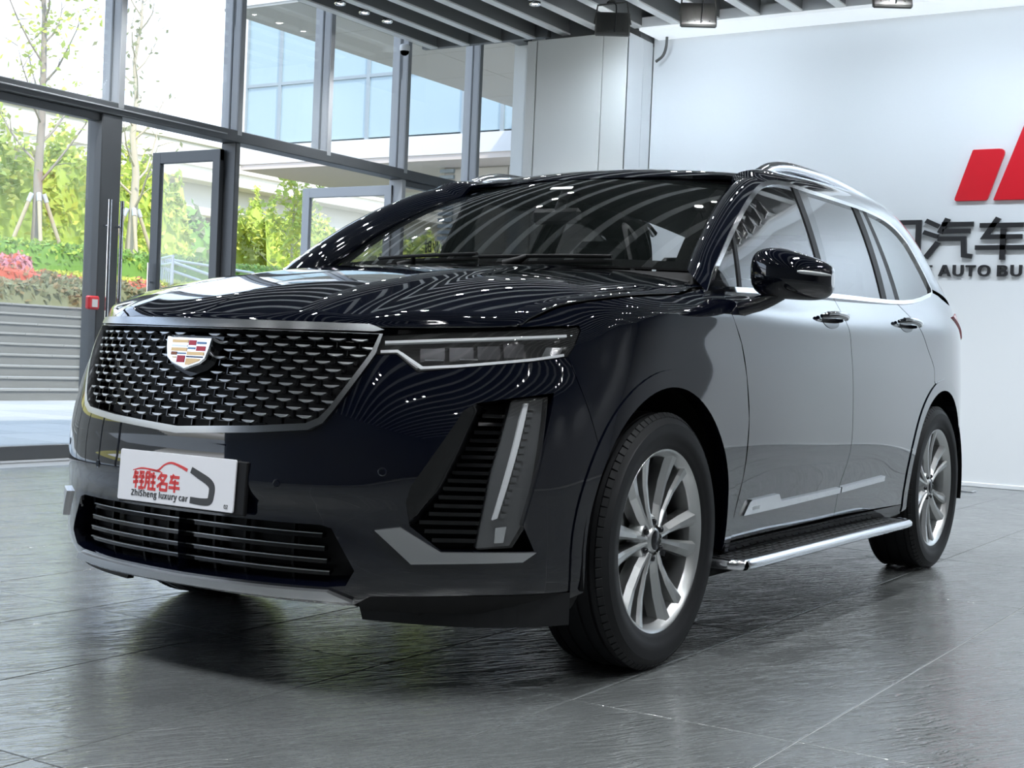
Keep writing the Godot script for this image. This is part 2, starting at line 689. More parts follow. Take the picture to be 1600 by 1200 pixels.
func skin_setup() -> void:
	var P := V2([[-0.2, 1.024], [0, 1.03], [0.2, 1.024], [0.4, 0.988], [0.55, 0.925], [0.65, 0.856], [0.72, 0.797], [0.80, 0.722], [0.87, 0.640], [0.92, 0.555], [0.952, 0.45], [0.968, 0.32], [0.974, 0.15], [0.977, -0.1], [0.979, -0.5], [0.982, -1.0], [0.983, -1.5], [0.983, -2.0], [0.982, -2.5], [0.979, -2.85], [0.966, -3.1], [0.935, -3.32], [0.87, -3.55], [0.74, -3.78], [0.5, -3.93], [0.2, -4.0], [0, -4.01]])
	var d := 0.0
	var xs := []
	var zs := []
	for k in P.size():
		if k > 0: d += P[k].distance_to(P[k - 1])
		plan_u.append(d)
		xs.append(P[k].x)
		zs.append(P[k].y)
	var d1 := plan_u[1]
	for k in plan_u.size(): plan_u[k] -= d1
	plan_x = Spl.new(plan_u, xs)
	plan_z = Spl.new(plan_u, zs)
	nu = int((plan_u[plan_u.size() - 1] + 0.05 - U0) / TU) + 1
	for k in nu:
		var u := U0 + k * TU
		var e := 0.001
		var t := Vector2(plan_x.at(u + e) - plan_x.at(u - e), plan_z.at(u + e) - plan_z.at(u - e)).normalized()
		tab_p.append(Vector2(plan_x.at(u), plan_z.at(u)))
		tab_n.append(Vector2(-t.y, t.x))
	var door := [[0.20, 0.13], [0.25, 0.075], [0.30, 0.042], [0.36, 0.028], [0.42, 0.022], [0.47, 0.0185], [0.53, 0.0120], [0.59, 0.0045], [0.64, 0.0010], [0.72, 0.0], [0.82, 0.0005], [0.92, 0.0020], [1.02, 0.0050], [1.075, 0.0080], [1.10, 0.0155], [1.14, 0.0325], [1.19, 0.055], [1.24, 0.083]]
	var door1 := []
	var door2 := []
	for q in door:
		door1.append([q[0], q[1] + (0.004 if q[0] > 1.12 else 0.0)])
		door2.append([q[0] + (0.015 * (q[0] - 0.47) if q[0] > 0.47 else 0.0), q[1]])
	var fc := [[0.18, 0.12], [0.24, 0.05], [0.3, 0.02], [0.4, 0.012], [0.47, 0.014], [0.50, 0.010], [0.525, 0.0], [0.6, 0.0], [0.67, 0.002], [0.75, 0.012], [0.88, 0.035], [0.97, 0.06], [1.04, 0.10], [1.2, 0.25]]
	var ST := [
		[-0.2, fc], [0.0, fc],
		[0.42, [[0.18, 0.12], [0.24, 0.05], [0.3, 0.02], [0.4, 0.012], [0.47, 0.014], [0.50, 0.010], [0.525, 0.0], [0.6, 0.0], [0.67, 0.004], [0.75, 0.018], [0.88, 0.05], [0.97, 0.08], [1.04, 0.115], [1.2, 0.25]]],
		[0.70, [[0.18, 0.10], [0.24, 0.045], [0.3, 0.012], [0.4, 0.005], [0.5, 0.003], [0.6, 0.0], [0.7, 0.012], [0.8, 0.036], [0.91, 0.075], [0.98, 0.105], [1.04, 0.135], [1.2, 0.25]]],
		[0.97, [[0.18, 0.09], [0.24, 0.04], [0.3, 0.008], [0.4, 0.002], [0.5, 0.0], [0.6, 0.0], [0.7, 0.011], [0.8, 0.033], [0.91, 0.066], [0.98, 0.09], [1.04, 0.12], [1.2, 0.24]]],
		[1.2, [[0.18, 0.07], [0.24, 0.03], [0.3, 0.008], [0.4, 0.0], [0.5, 0.0], [0.6, 0.0], [0.7, 0.006], [0.8, 0.02], [0.91, 0.045], [0.98, 0.062], [1.04, 0.09], [1.1, 0.13], [1.2, 0.22]]],
		[uz(0.32), [[0.18, 0.06], [0.24, 0.03], [0.3, 0.012], [0.4, 0.003], [0.5, 0.0], [0.6, 0.0], [0.7, 0.003], [0.8, 0.009], [0.91, 0.02], [0.98, 0.03], [1.03, 0.043], [1.07, 0.065], [1.11, 0.10], [1.2, 0.21]]],
		[uz(0.0), [[0.2, 0.10], [0.25, 0.05], [0.3, 0.03], [0.4, 0.012], [0.5, 0.007], [0.6, 0.005], [0.75, 0.004], [0.88, 0.005], [0.98, 0.007], [1.04, 0.011], [1.065, 0.018], [1.10, 0.05], [1.13, 0.09], [1.16, 0.14], [1.24, 0.28]]],
		[uz(-0.35), [[0.2, 0.12], [0.25, 0.06], [0.3, 0.034], [0.38, 0.022], [0.46, 0.016], [0.55, 0.009], [0.65, 0.005], [0.8, 0.004], [0.92, 0.004], [1.02, 0.006], [1.075, 0.009], [1.10, 0.019], [1.13, 0.042], [1.165, 0.085], [1.19, 0.12], [1.24, 0.19]]],
		[uz(-0.75), door1], [uz(-1.3), door], [uz(-1.9), door2],
		[uz(-2.4), [[0.2, 0.13], [0.25, 0.07], [0.3, 0.034], [0.36, 0.024], [0.42, 0.018], [0.50, 0.011], [0.6, 0.004], [0.75, 0.002], [0.90, 0.002], [1.04, 0.0045], [1.10, 0.007], [1.125, 0.013], [1.16, 0.029], [1.21, 0.052], [1.26, 0.08]]],
		[uz(-2.86), [[0.2, 0.13], [0.25, 0.07], [0.3, 0.034], [0.36, 0.017], [0.42, 0.010], [0.50, 0.006], [0.6, 0.003], [0.75, 0.002], [0.90, 0.002], [1.04, 0.002], [1.11, 0.002], [1.135, 0.009], [1.17, 0.026], [1.21, 0.048], [1.28, 0.082]]],
		[uz(-3.2), [[0.2, 0.10], [0.3, 0.03], [0.42, 0.01], [0.5, 0.004], [0.6, 0.0], [0.75, 0.0], [0.9, 0.003], [1.04, 0.008], [1.12, 0.012], [1.145, 0.018], [1.18, 0.033], [1.23, 0.055], [1.3, 0.09]]],
		[uz(-3.55), [[0.2, 0.10], [0.3, 0.03], [0.42, 0.01], [0.5, 0.004], [0.6, 0.0], [0.75, 0.0], [0.9, 0.006], [1.04, 0.018], [1.12, 0.028], [1.18, 0.045], [1.24, 0.07], [1.3, 0.10]]],
		[plan_u[plan_u.size() - 1], [[0.2, 0.12], [0.3, 0.05], [0.42, 0.02], [0.5, 0.004], [0.6, 0.0], [0.75, 0.01], [0.9, 0.03], [1.04, 0.06], [1.12, 0.08], [1.18, 0.10], [1.24, 0.13], [1.3, 0.16]]],
	]
	var cols := []
	var us := []
	for s in ST:
		us.append(s[0])
		var a := []
		var b := []
		for q in s[1]:
			a.append(q[0])
			b.append(q[1])
		var sp := Spl.new(a, b)
		var c := PackedFloat64Array()
		for j in NY:
			c.append(sp.at(Y0 + j * 0.02))
		cols.append(c)
	var across := []
	for j in NY:
		var col := []
		for c in cols: col.append(c[j])
		across.append(Spl.new(us, col))
	for k in nu:
		var row := PackedFloat64Array()
		for j in NY:
			row.append(across[j].at(U0 + k * TU))
		tab_off.append(row)

func uz(z: float) -> float:
	var lo := 1.0
	var hi := 5.6
	for k in 40:
		var mid := (lo + hi) * 0.5
		if plan_z.at(mid) > z: lo = mid
		else: hi = mid
	return lo

func crom(a: float, b: float, c: float, d: float, t: float) -> float:
	return 0.5 * (2.0 * b + (c - a) * t + (2.0 * a - 5.0 * b + 4.0 * c - d) * t * t + (3.0 * b - a - 3.0 * c + d) * t * t * t)

func W(u: float, y: float) -> Vector3:
	var m := 1.0
	if u < 0.0:
		u = -u
		m = -1.0
	var a := (u - U0) / TU
	var b := (y - Y0) / 0.02
	var i := clampi(int(floor(a)), 1, nu - 3)
	var j := clampi(int(floor(b)), 1, NY - 3)
	a -= i
	b -= j
	var r := [0.0, 0.0, 0.0, 0.0]
	for k in 4:
		var row: PackedFloat64Array = tab_off[i + k - 1]
		r[k] = crom(row[j - 1], row[j], row[j + 1], row[j + 2], b)
	var off := crom(r[0], r[1], r[2], r[3], a)
	var p := tab_p[i].cubic_interpolate(tab_p[i + 1], tab_p[i - 1], tab_p[i + 2], a)
	var n := tab_n[i].cubic_interpolate(tab_n[i + 1], tab_n[i - 1], tab_n[i + 2], a)
	return Vector3((p.x - n.x * off) * m, y, p.y - n.y * off)

# bonnet height
var hood_c: Spl
var hood_x: Spl
var roof_c: Spl
var roof_x: Spl

func top_setup() -> void:
	hood_c = Spl.new([-0.6, -0.45, -0.3, 0.0, 0.4, 0.7, 0.86, 0.93, 0.97], [1.245, 1.240, 1.232, 1.203, 1.149, 1.088, 1.038, 1.006, 0.984])
	hood_x = Spl.new([-0.3, 0.0, 0.3, 0.36, 0.40, 0.44, 0.5, 0.65, 0.75, 0.83, 0.9], [0.004, 0.0, 0.004, 0.006, 0.0115, 0.0165, 0.020, 0.033, 0.047, 0.062, 0.082])
	roof_c = Spl.new([-3.9, -3.6, -3.2, -2.6, -2.0, -1.6, -1.35, -1.2, -1.08], [1.60, 1.645, 1.690, 1.732, 1.742, 1.727, 1.703, 1.672, 1.625])
	roof_x = Spl.new([-0.3, 0.0, 0.3, 0.5, 0.6, 0.66], [0.010, 0.0, 0.010, 0.028, 0.044, 0.062])

func hood(x: float, z: float) -> Vector3:
	var k := 1.0 + 1.2 * ss(0.25, 0.85, z)
	return Vector3(x, hood_c.at(z) - hood_x.at(absf(x)) * k, z)

func wind_base(s: float) -> Vector3:
	return Vector3(0.77 * s, 1.235 - 0.01 * s * s, -0.36 - 0.13 * s * s)

func wind(s: float, t: float) -> Vector3:
	var tp := Vector3(0.60 * s, 1.625 - 0.03 * s * s, -1.08 - 0.09 * s * s)
	var b := 0.14 * t * (1.0 - t)
	return wind_base(s).lerp(tp, t) + Vector3(0, 0.8, 0.55) * b

func roof(x: float, z: float) -> Vector3:
	return Vector3(x, roof_c.at(z) - roof_x.at(absf(x)) * (0.7 + 0.3 * ss(1.1, 1.5, -z)), z)

# greenhouse side; a = -z
func G(a: float, y: float) -> Vector3:
	var t := (y - 1.19) / 0.43
	var x := 0.934 - 0.125 * t - 0.05 * t * t
	if a < 1.0: x -= 0.045 * (1.0 - a) * (1.0 - a)
	if a > 2.3: x -= 0.05 * (a - 2.3) * (a - 2.3)
	return Vector3(x, y, -a)

# ------------------------------------------------------------------ the car
func panel_poly(p: PackedVector2Array, gap := 0.002) -> PackedVector2Array:
	var o := Geometry2D.offset_polygon(p, -gap, Geometry2D.JOIN_MITER)
	return o[0] if o.size() else p

func arc(cz: float, r: float, a0: float, a1: float, n: int) -> PackedVector2Array:
	var o := PackedVector2Array()
	for k in n + 1:
		var a := deg_to_rad(lerpf(a0, a1, float(k) / n))
		o.append(Vector2(uz(cz + r * cos(a)), 0.383 + r * sin(a)))
	return o

func sided(parent: Node, called: String, mb: MB, m: Material) -> Array:
	return [part(parent, called, mb, m), part(parent, called, mirrored(mb), m)]

func mirror_poly(half: PackedVector2Array) -> PackedVector2Array:
	# half runs from u = 0 to u = 0 on the positive side
	var o := half.duplicate()
	for k in range(half.size() - 1, -1, -1):
		if half[k].x > 0.0005:
			o.append(Vector2(-half[k].x, half[k].y))
	return o

func surf_xf(S: Callable, u: float, y: float, lift := 0.0) -> Transform3D:
	var q := at_surface(S, Vector2(u, y), lift, 1.0)
	var t: Vector3 = (S.call(u + 0.002, y) - S.call(u - 0.002, y)).normalized()
	var nn: Vector3 = q[1]
	return Transform3D(Basis(t, nn.cross(t).normalized(), nn), q[0])

const HEADLIGHT := [[0.6027, 0.9519], [0.7839, 0.9661], [0.9654, 0.9785], [1.2131, 0.997], [1.2148, 0.9884], [1.1814, 0.9421], [1.1539, 0.9154], [1.0347, 0.898], [0.9267, 0.8874], [0.7012, 0.8588], [0.6412, 0.903], [0.5757, 0.8989]]
const FOG_OPEN := [[1.0897, 0.817], [0.9594, 0.8001], [0.8612, 0.7837], [0.8268, 0.7644], [0.797, 0.7192], [0.6943, 0.5654], [0.6829, 0.5239], [0.6952, 0.463], [0.7806, 0.3995], [1.0296, 0.4003], [0.9955, 0.4679]]
const DLO := [[0.2953, 1.141], [0.4002, 1.236], [0.627, 1.388], [0.8634, 1.5128], [1.0635, 1.5865], [1.2755, 1.6181], [1.5231, 1.6215], [1.9, 1.6255], [2.2597, 1.6246], [2.5512, 1.6019], [2.7357, 1.5393], [2.8312, 1.4395], [2.9257, 1.317]]
const DLO_LOW := [[2.9257, 1.317], [2.905, 1.290], [2.8206, 1.2713], [2.3299, 1.2116], [1.3883, 1.1838], [0.7657, 1.1601], [0.2953, 1.141]]

func build_car() -> void:
	car = thing("suv", "black luxury SUV with a studded silver grille parked on grey tiles", "car")
	car.rotation.y = CAR_TURN
	skin_setup()
	top_setup()
	body_panels()
	glass_house()
	front_end()
	side_trim()
	for w in [[1.0, 0.0], [1.0, -2.863], [-1.0, 0.0], [-1.0, -2.863]]:
		wheel(w[0], w[1])
	cabin()

func body_panels() -> void:
	var S := W
	# bumper skin, one half and its mirror image in one mesh
	var p := V2([[0, 0.245], [0.55, 0.245], [0.60, 0.275], [0.888, 0.2854]])
	p.append_array(arc(0.0, 0.50, -11, 35, 10))
	p.append_array(V2([[1.1539, 0.9134], [1.0347, 0.896], [0.9267, 0.8854], [0.7012, 0.8568], [0.6412, 0.901], [0.585, 0.897], [0.483, 0.7496], [0.4587, 0.7174], [0.4201, 0.699], [0.2654, 0.6837], [0, 0.6636]]))
	var low_hole := V2([[-0.1, 0.452], [0.46, 0.454], [0.491, 0.447], [0.557, 0.3415], [0.534, 0.300], [0.48, 0.293], [-0.1, 0.285]])
	var mb := MB.new()
	patch(mb, S, p, Vector2(0.025, 0.02), [V2(FOG_OPEN), low_hole], 0.0, 0.0)
	edge_wall(mb, S, V2(FOG_OPEN), Vector2(0.03, 0.03), 0.0, 0.075, 1.0, true)
	edge_wall(mb, S, V2([[0, 0.452], [0.46, 0.454], [0.491, 0.447], [0.557, 0.3415], [0.534, 0.300], [0.48, 0.293], [0, 0.285]]), Vector2(0.03, 0.03), 0.0, 0.07, 1.0, true)
	edge_wall(mb, S, p, Vector2(0.03, 0.03), 0.0, 0.012, 1.0, false)
	tag(part(car, "front_bumper", both(mb), M.paint), "glossy black front bumper")
	# front wings
	p = V2([[1.1539, 0.9154], [1.1814, 0.9421], [1.2148, 0.9884], [1.2131, 0.999], [0.9824, 0.986], [1.0406, 1.0106], [1.1542, 1.0463], [1.2795, 1.0702], [1.4373, 1.0919], [1.7756, 1.12], [uz(-0.30), 1.150], [uz(-0.36), 1.160], [uz(-0.40), 1.148], [2.0601, 1.0727], [2.1379, 0.9851], [2.1862, 0.8754], [2.2202, 0.738], [2.2104, 0.5416], [2.1725, 0.4117], [2.155, 0.335]])
	p.append_array(arc(0.0, 0.50, 185.5, 35, 34))
	mb = MB.new()
	patch(mb, S, panel_poly(p), Vector2(0.025, 0.02))
	sided(car, "front_wing", mb, M.paint)
	# doors
	var lead := V2([[uz(-0.40), 1.148], [2.0601, 1.0727], [2.1379, 0.9851], [2.1862, 0.8754], [2.2202, 0.738], [2.2104, 0.5416], [2.1725, 0.4117], [2.155, 0.335]])
	var bline := V2([[3.098, 1.190], [3.1366, 1.1085], [3.1832, 1.019], [3.2187, 0.855], [3.235, 0.65], [3.215, 0.55], [3.165, 0.4566], [3.145, 0.345]])
	bline = smooth2(bline, 4)
	lead = smooth2(lead, 4)
	p = lead.duplicate()
	for k in range(bline.size() - 1, -1, -1): p.append(bline[k])
	p.append_array(V2([[uz(-1.3), 1.186], [uz(-0.9), 1.170], [uz(-0.7), 1.163]]))
	mb = MB.new()
	patch(mb, S, panel_poly(p), Vector2(0.03, 0.02))
	sided(car, "front_door", mb, M.paint)
	var cline := V2([[uz(-2.24), 1.211], [4.0635, 1.1346], [4.2195, 1.0235], [4.3265, 0.9446], [4.345, 0.88]])
	cline = smooth2(cline, 4)
	p = bline.duplicate()
	var arch2 := arc(-2.863, 0.50, -5.5, 72.5, 14)   # ahead of the rear wheel, seen along +z
	p.append_array(arch2)
	for k in range(cline.size() - 1, -1, -1): p.append(cline[k])
	p.append_array(V2([[uz(-1.9), 1.204], [uz(-1.6), 1.194]]))
	mb = MB.new()
	patch(mb, S, panel_poly(p), Vector2(0.03, 0.02))
	sided(car, "rear_door", mb, M.paint)
	# rear quarter, round to the tail
	p = cline.duplicate()
	p.append_array(arc(-2.863, 0.50, 73.5, 190, 26))
	var ue := plan_u[plan_u.size() - 1]
	p.append_array(V2([[uz(-3.45), 0.27], [ue - 0.8, 0.26], [ue, 0.26], [ue, 1.24], [ue - 0.5, 1.25], [uz(-3.60), 1.262], [uz(-3.35), 1.272], [uz(-3.1), 1.283], [uz(-2.915), 1.300], [uz(-2.83), 1.278], [uz(-2.6), 1.248], [uz(-2.4), 1.222]]))
	mb = MB.new()
	patch(mb, S, panel_poly(p), Vector2(0.03, 0.025))
	sided(car, "rear_quarter_panel", mb, M.paint)
	# sills
	p = V2([[2.11, 0.20], [uz(-2.34), 0.20], [uz(-2.37), 0.335], [2.13, 0.330]])
	mb = MB.new()
	patch(mb, S, p, Vector2(0.05, 0.02))
	sided(car, "sill", mb, M.gloss_black)
	# bonnet: crown plus a rolled edge that meets the nose, the lamps and the wings
	var E := []
	for q in smooth2(V2([[0.0, 0.977], [0.2, 0.977], [0.4, 0.975], [0.60, 0.970], [0.78, 0.976], [0.9824, 0.989], [1.0406, 1.0136], [1.1542, 1.0493], [1.2795, 1.0732], [1.4373, 1.0949], [1.60, 1.110], [1.7756, 1.124], [uz(-0.24), 1.146], [uz(-0.33), 1.157]]), 5):
		E.append([W(q.x, q.y), W(q.x, q.y - 0.012) - W(q.x, q.y)])
	var inner := PackedVector2Array()
	var rows := []
	for k in E.size():
		var a: Vector3 = E[k][0]
		var t: Vector3 = E[min(k + 1, E.size() - 1)][0] - E[max(k - 1, 0)][0]
		if k == 0: t = Vector3(1, 0, 0)
		var inw := Vector2(-t.z, t.x).normalized()   # plan (x, z), towards the car's middle
		if inw.dot(Vector2(-a.x, -0.2 - a.z)) < 0.0: inw = -inw
		var dist := lerpf(0.022, 0.055, ss(0.30, 0.62, float(k) / E.size()))
		var c := Vector2(a.x, a.z) + inw * dist
		inner.append(c)
		var P0 := hood(c.x, c.y)
		var T0 := (P0 - hood(c.x + inw.x * 0.01, c.y + inw.y * 0.01)).normalized()
		var T1: Vector3 = E[k][1].normalized()
		var L := P0.distance_to(a)
		var row := []
		for s in 9:
			var f := s / 8.0
			var h00 := 2 * f * f * f - 3 * f * f + 1
			var h10 := f * f * f - 2 * f * f + f
			var h01 := -2 * f * f * f + 3 * f * f
			var h11 := f * f * f - f * f
			row.append(P0 * h00 + T0 * L * h10 + a * h01 + T1 * L * 0.9 * h11)
		row.append(a + Vector3(0, -0.004, 0) - Vector3(inw.x, 0, inw.y) * -0.016)
		rows.append(row)
	mb = MB.new()
	grid(mb, rows, 1.0)
	var up := 0.0
	for q in mb.n: up += q.y
	if up < 0.0:
		mb = MB.new()
		grid(mb, rows, -1.0)
	var outline := inner.duplicate()
	var xc := inner[inner.size() - 1].x
	for k in range(1, 17):
		var x := lerpf(xc, 0.0, k / 16.0)
		outline.append(Vector2(x, -0.325 - 0.12 * (x / 0.77) * (x / 0.77)))
	patch(mb, hood, outline, Vector2(0.03, 0.03), [], 0.0, 0.0, -1.0)
	tag(part(car, "bonnet", both(mb), M.paint), "long black bonnet mirroring the ceiling")
	# cowl under the screen
	mb = MB.new()
	rows = []
	for k in 25:
		var s := lerpf(-1.0, 1.0, k / 24.0)
		var x := 0.83 * s
		var a := hood(x, -0.315 - 0.12 * s * s) + Vector3(0, -0.014, 0)
		var b := wind_base(s * 1.03) + Vector3(0, -0.012, 0)
		rows.append([a + Vector3(0, -0.02, 0.02), a, a.lerp(b, 0.5) + Vector3(0, -0.006, 0), b, b + Vector3(0, -0.05, -0.06)])
	grid(mb, rows, 1.0)
	part(car, "cowl", mb, M.black_plastic)
	# floor pan
	mb = MB.new()
	rbox(mb, Vector3(0, 0.26, -1.43), Vector3(1.3, 0.1, 4.4), 0.03)
	rbox(mb, Vector3(0, 0.30, -1.43), Vector3(1.72, 0.12, 1.75), 0.03)
	part(car, "floor_pan", mb, M.black_plastic)

func glass_house() -> void:
	# screen with its black border
	var mb := MB.new()
	var full := V2([[-1, 0], [1, 0], [1, 1], [-1, 1]])
	patch(mb, wind, full, Vector2(0.08, 0.08), [], 0.0, 0.005)
	var ws := part(car, "windscreen", mb, M.screen_glass)
	tag(ws, "raked windscreen mirroring ceiling slats")
	mb = MB.new()
	patch(mb, wind, V2([[-1, 0], [1, 0], [1, 1], [-1, 1]]), Vector2(0.08, 0.08), [V2([[-0.93, 0.07], [0.93, 0.07], [0.94, 0.955], [-0.94, 0.955]])], -0.008, 0.0)
	part(ws, "border", mb, M.frit)
	mb = MB.new()
	patch(mb, wind, V2([[-0.09, 0.815], [0.07, 0.812], [0.055, 0.855], [-0.105, 0.858]]), Vector2(0.05, 0.05), [], 0.0012, 0.0)
	tag(part(ws, "sticker", mb, M.white_paint), "small white sticker")
	# wipers
	for w in [[-0.62, 0.03, -0.02, 0.055], [0.02, 0.02, 0.66, 0.05]]:
		mb = MB.new()
		var pts := []
		for k in 9:
			var f := k / 8.0
			pts.append(at_surface(wind, Vector2(lerpf(w[0], w[2], f), lerpf(w[1], w[3], f)), 0.018 - 0.006 * f, 1.0)[0])
		tube(mb, pts, 0.011, 8, true, 0.6)
		var piv: Vector3 = hood(w[0] * 0.77 + 0.12, -0.335 - 0.12 * w[0] * w[0]) + Vector3(0, -0.004, 0)
		tube(mb, [piv, piv + Vector3(0.05, 0.018, -0.02), pts[3]], [0.018, 0.014, 0.009], 8)
		part(car, "wiper", mb, M.black_plastic)
	# roof
	mb = MB.new()
	var p := PackedVector2Array()
	for k in 17:
		var x := lerpf(-0.607, 0.607, k / 16.0)
		p.append(Vector2(x, -1.092 - 0.09 * (x / 0.6) * (x / 0.6)))
	p.append_array(V2([[0.607, -3.22], [0.5, -3.36], [0, -3.46], [-0.5, -3.36], [-0.607, -3.22]]))
	patch(mb, roof, p, Vector2(0.05, 0.06), [], 0.0, 0.015, -1.0)
	tag(part(car, "roof", mb, M.paint), "black roof")
	# pillars and roof side as one shell
	var top := smooth2(V2(DLO), 6)
	var tops := PackedVector2Array()
	# cut into three legs: up the screen pillar, along the roof, down the tail
	var leg := [[], [], []]
	for q in top:
		leg[0 if q.x <= 1.16 else (1 if q.x <= 2.55 else 2)].append(q)
	leg[1].push_front(leg[0][leg[0].size() - 1])
	leg[2].push_front(leg[1][leg[1].size() - 1])
	var rows := []
	for n in 3:
		var count := 26
		for k in (count if n < 2 else count + 1):
			var f := float(k) / count
			var o2 := along(leg[n], f)
			var O: Vector3 = at_surface(G, o2, 0.002, 1.0)[0]
			var I: Vector3
			if n == 0:
				I = wind(1.0, f) + Vector3(0.006, 0.0, 0.0)
			elif n == 1:
				I = roof(0.609, lerpf(-1.17, -2.75, f))
			else:
				var g := f * f * (3.0 - 2.0 * f)
				I = roof(0.609, lerpf(-2.75, -3.25, f)).lerp(Vector3(0.868, 1.235, -3.30), g)
			rows.append([I, O])
	var P := []
	for k in rows.size():
		var I: Vector3 = rows[k][0]
		var O: Vector3 = rows[k][1]
		var t: Vector3 = rows[min(k + 1, rows.size() - 1)][0] + rows[min(k + 1, rows.size() - 1)][1] - rows[max(k - 1, 0)][0] - rows[max(k - 1, 0)][1]
		var nn := (O - I).cross(t).normalized()
		if nn.dot(Vector3(1, 0.6, 0.3)) < 0.0: nn = -nn
		var L := I.distance_to(O)
		var c := (I + O) * 0.5 + nn * L * lerpf(0.36, 0.12, ss(54.0, 74.0, k))
		var row := []
		for s in 11:
			var f := s / 10.0
			row.append(I * (1 - f) * (1 - f) + c * 2 * f * (1 - f) + O * f * f)
		row.push_front(I - nn * 0.02)
		P.append(row)
	mb = MB.new()
	grid(mb, P, 1.0)
	var outw := 0.0
	for q in mb.n: outw += q.x
	if outw < 0.0:
		mb = MB.new()
		grid(mb, P, -1.0)
	sided(car, "pillar_and_roof_side", mb, M.paint)
	# tail window and hatch behind
	mb = MB.new()
	rows = []
	for k in 13:
		var x := lerpf(-1.0, 1.0, k / 12.0)
		var a := roof(x * 0.55, -3.40 + 0.1 * x * x)
		var b := Vector3(x * 0.80, 1.25, -3.80 + 0.42 * x * x)
		rows.append([a, a.lerp(b, 0.33) + Vector3(0, 0.02, -0.04), a.lerp(b, 0.66) + Vector3(0, 0.01, -0.03), b])
	grid(mb, rows, 1.0)
	part(car, "rear_window", mb, M.dark_glass)
	mb = MB.new()
	var sp := []
	for k in 9:
		var x := lerpf(-0.46, 0.46, k / 8.0)
		sp.append(roof(x, -3.46 + 0.3 * x * x) + Vector3(0, -0.015, 0))
	tube(mb, sp, 0.022, 10, true, 2.0)
	part(car, "roof_spoiler", mb, M.paint)
	# side glass and posts
	var ring := smooth2(V2(DLO), 6)
	ring.append_array(smooth2(V2(DLO_LOW), 4).slice(1))
	ring.remove_at(ring.size() - 1)
	var ins: PackedVector2Array = Geometry2D.offset_polygon(ring, -0.017, Geometry2D.JOIN_ROUND)[0]
	mb = MB.new()
	patch(mb, G, ring, Vector2(0.05, 0.03), [ins], 0.006, 0.014)
	for o in sided(car, "window_surround", mb, M.chrome): tag(o, "bright chrome window surround")
	var cuts := [
		[[0.1, 1.8], [0.1, 1.0]], [[0.640, 1.50], [0.520, 1.10]], [[0.662, 1.50], [0.542, 1.10]],
		[[1.395, 1.65], [1.322, 1.10]], [[1.452, 1.65], [1.372, 1.10]], [[1.545, 1.65], [1.410, 1.10]],
		[[2.103, 1.65], [2.028, 1.10]], [[2.178, 1.65], [2.092, 1.10]], [[2.214, 1.65], [2.235, 1.10]],
		[[2.266, 1.65], [2.305, 1.10]], [[3.2, 1.7], [3.2, 1.0]]]
	var kinds := ["quarter_window", "window_bar", "front_window", "window_bar", "door_post_cover", "rear_window_glass", "window_bar", "door_post_cover", "window_bar", "rear_quarter_window"]
	for k in kinds.size():
		var q := PackedVector2Array([Vector2(cuts[k][0][0], cuts[k][0][1]), Vector2(cuts[k + 1][0][0], cuts[k + 1][0][1]), Vector2(cuts[k + 1][1][0], cuts[k + 1][1][1]), Vector2(cuts[k][1][0], cuts[k][1][1])])
		mb = MB.new()
		var isg: bool = kinds[k].contains("window") and kinds[k] != "window_bar"
		for piece in Geometry2D.intersect_polygons(Geometry2D.offset_polygon(ring, -0.012)[0], q):
			patch(mb, G, piece, Vector2(0.06, 0.04), [], -0.004 if isg else 0.0, 0.004 if isg else 0.012)
		sided(car, kinds[k], mb, (M.side_glass if k < 4 else M.rear_glass) if isg else (M.rubber if kinds[k] == "window_bar" else M.gloss_black))

func along(pts: Array, f: float) -> Vector2:
	var L := 0.0
	for k in pts.size() - 1: L += pts[k].distance_to(pts[k + 1])
	var d := f * L
	for k in pts.size() - 1:
		var s: float = pts[k].distance_to(pts[k + 1])
		if d <= s or k == pts.size() - 2:
			return pts[k].lerp(pts[k + 1], clampf(d / max(s, 1e-9), 0.0, 1.0))
		d -= s
	return pts[pts.size() - 1]

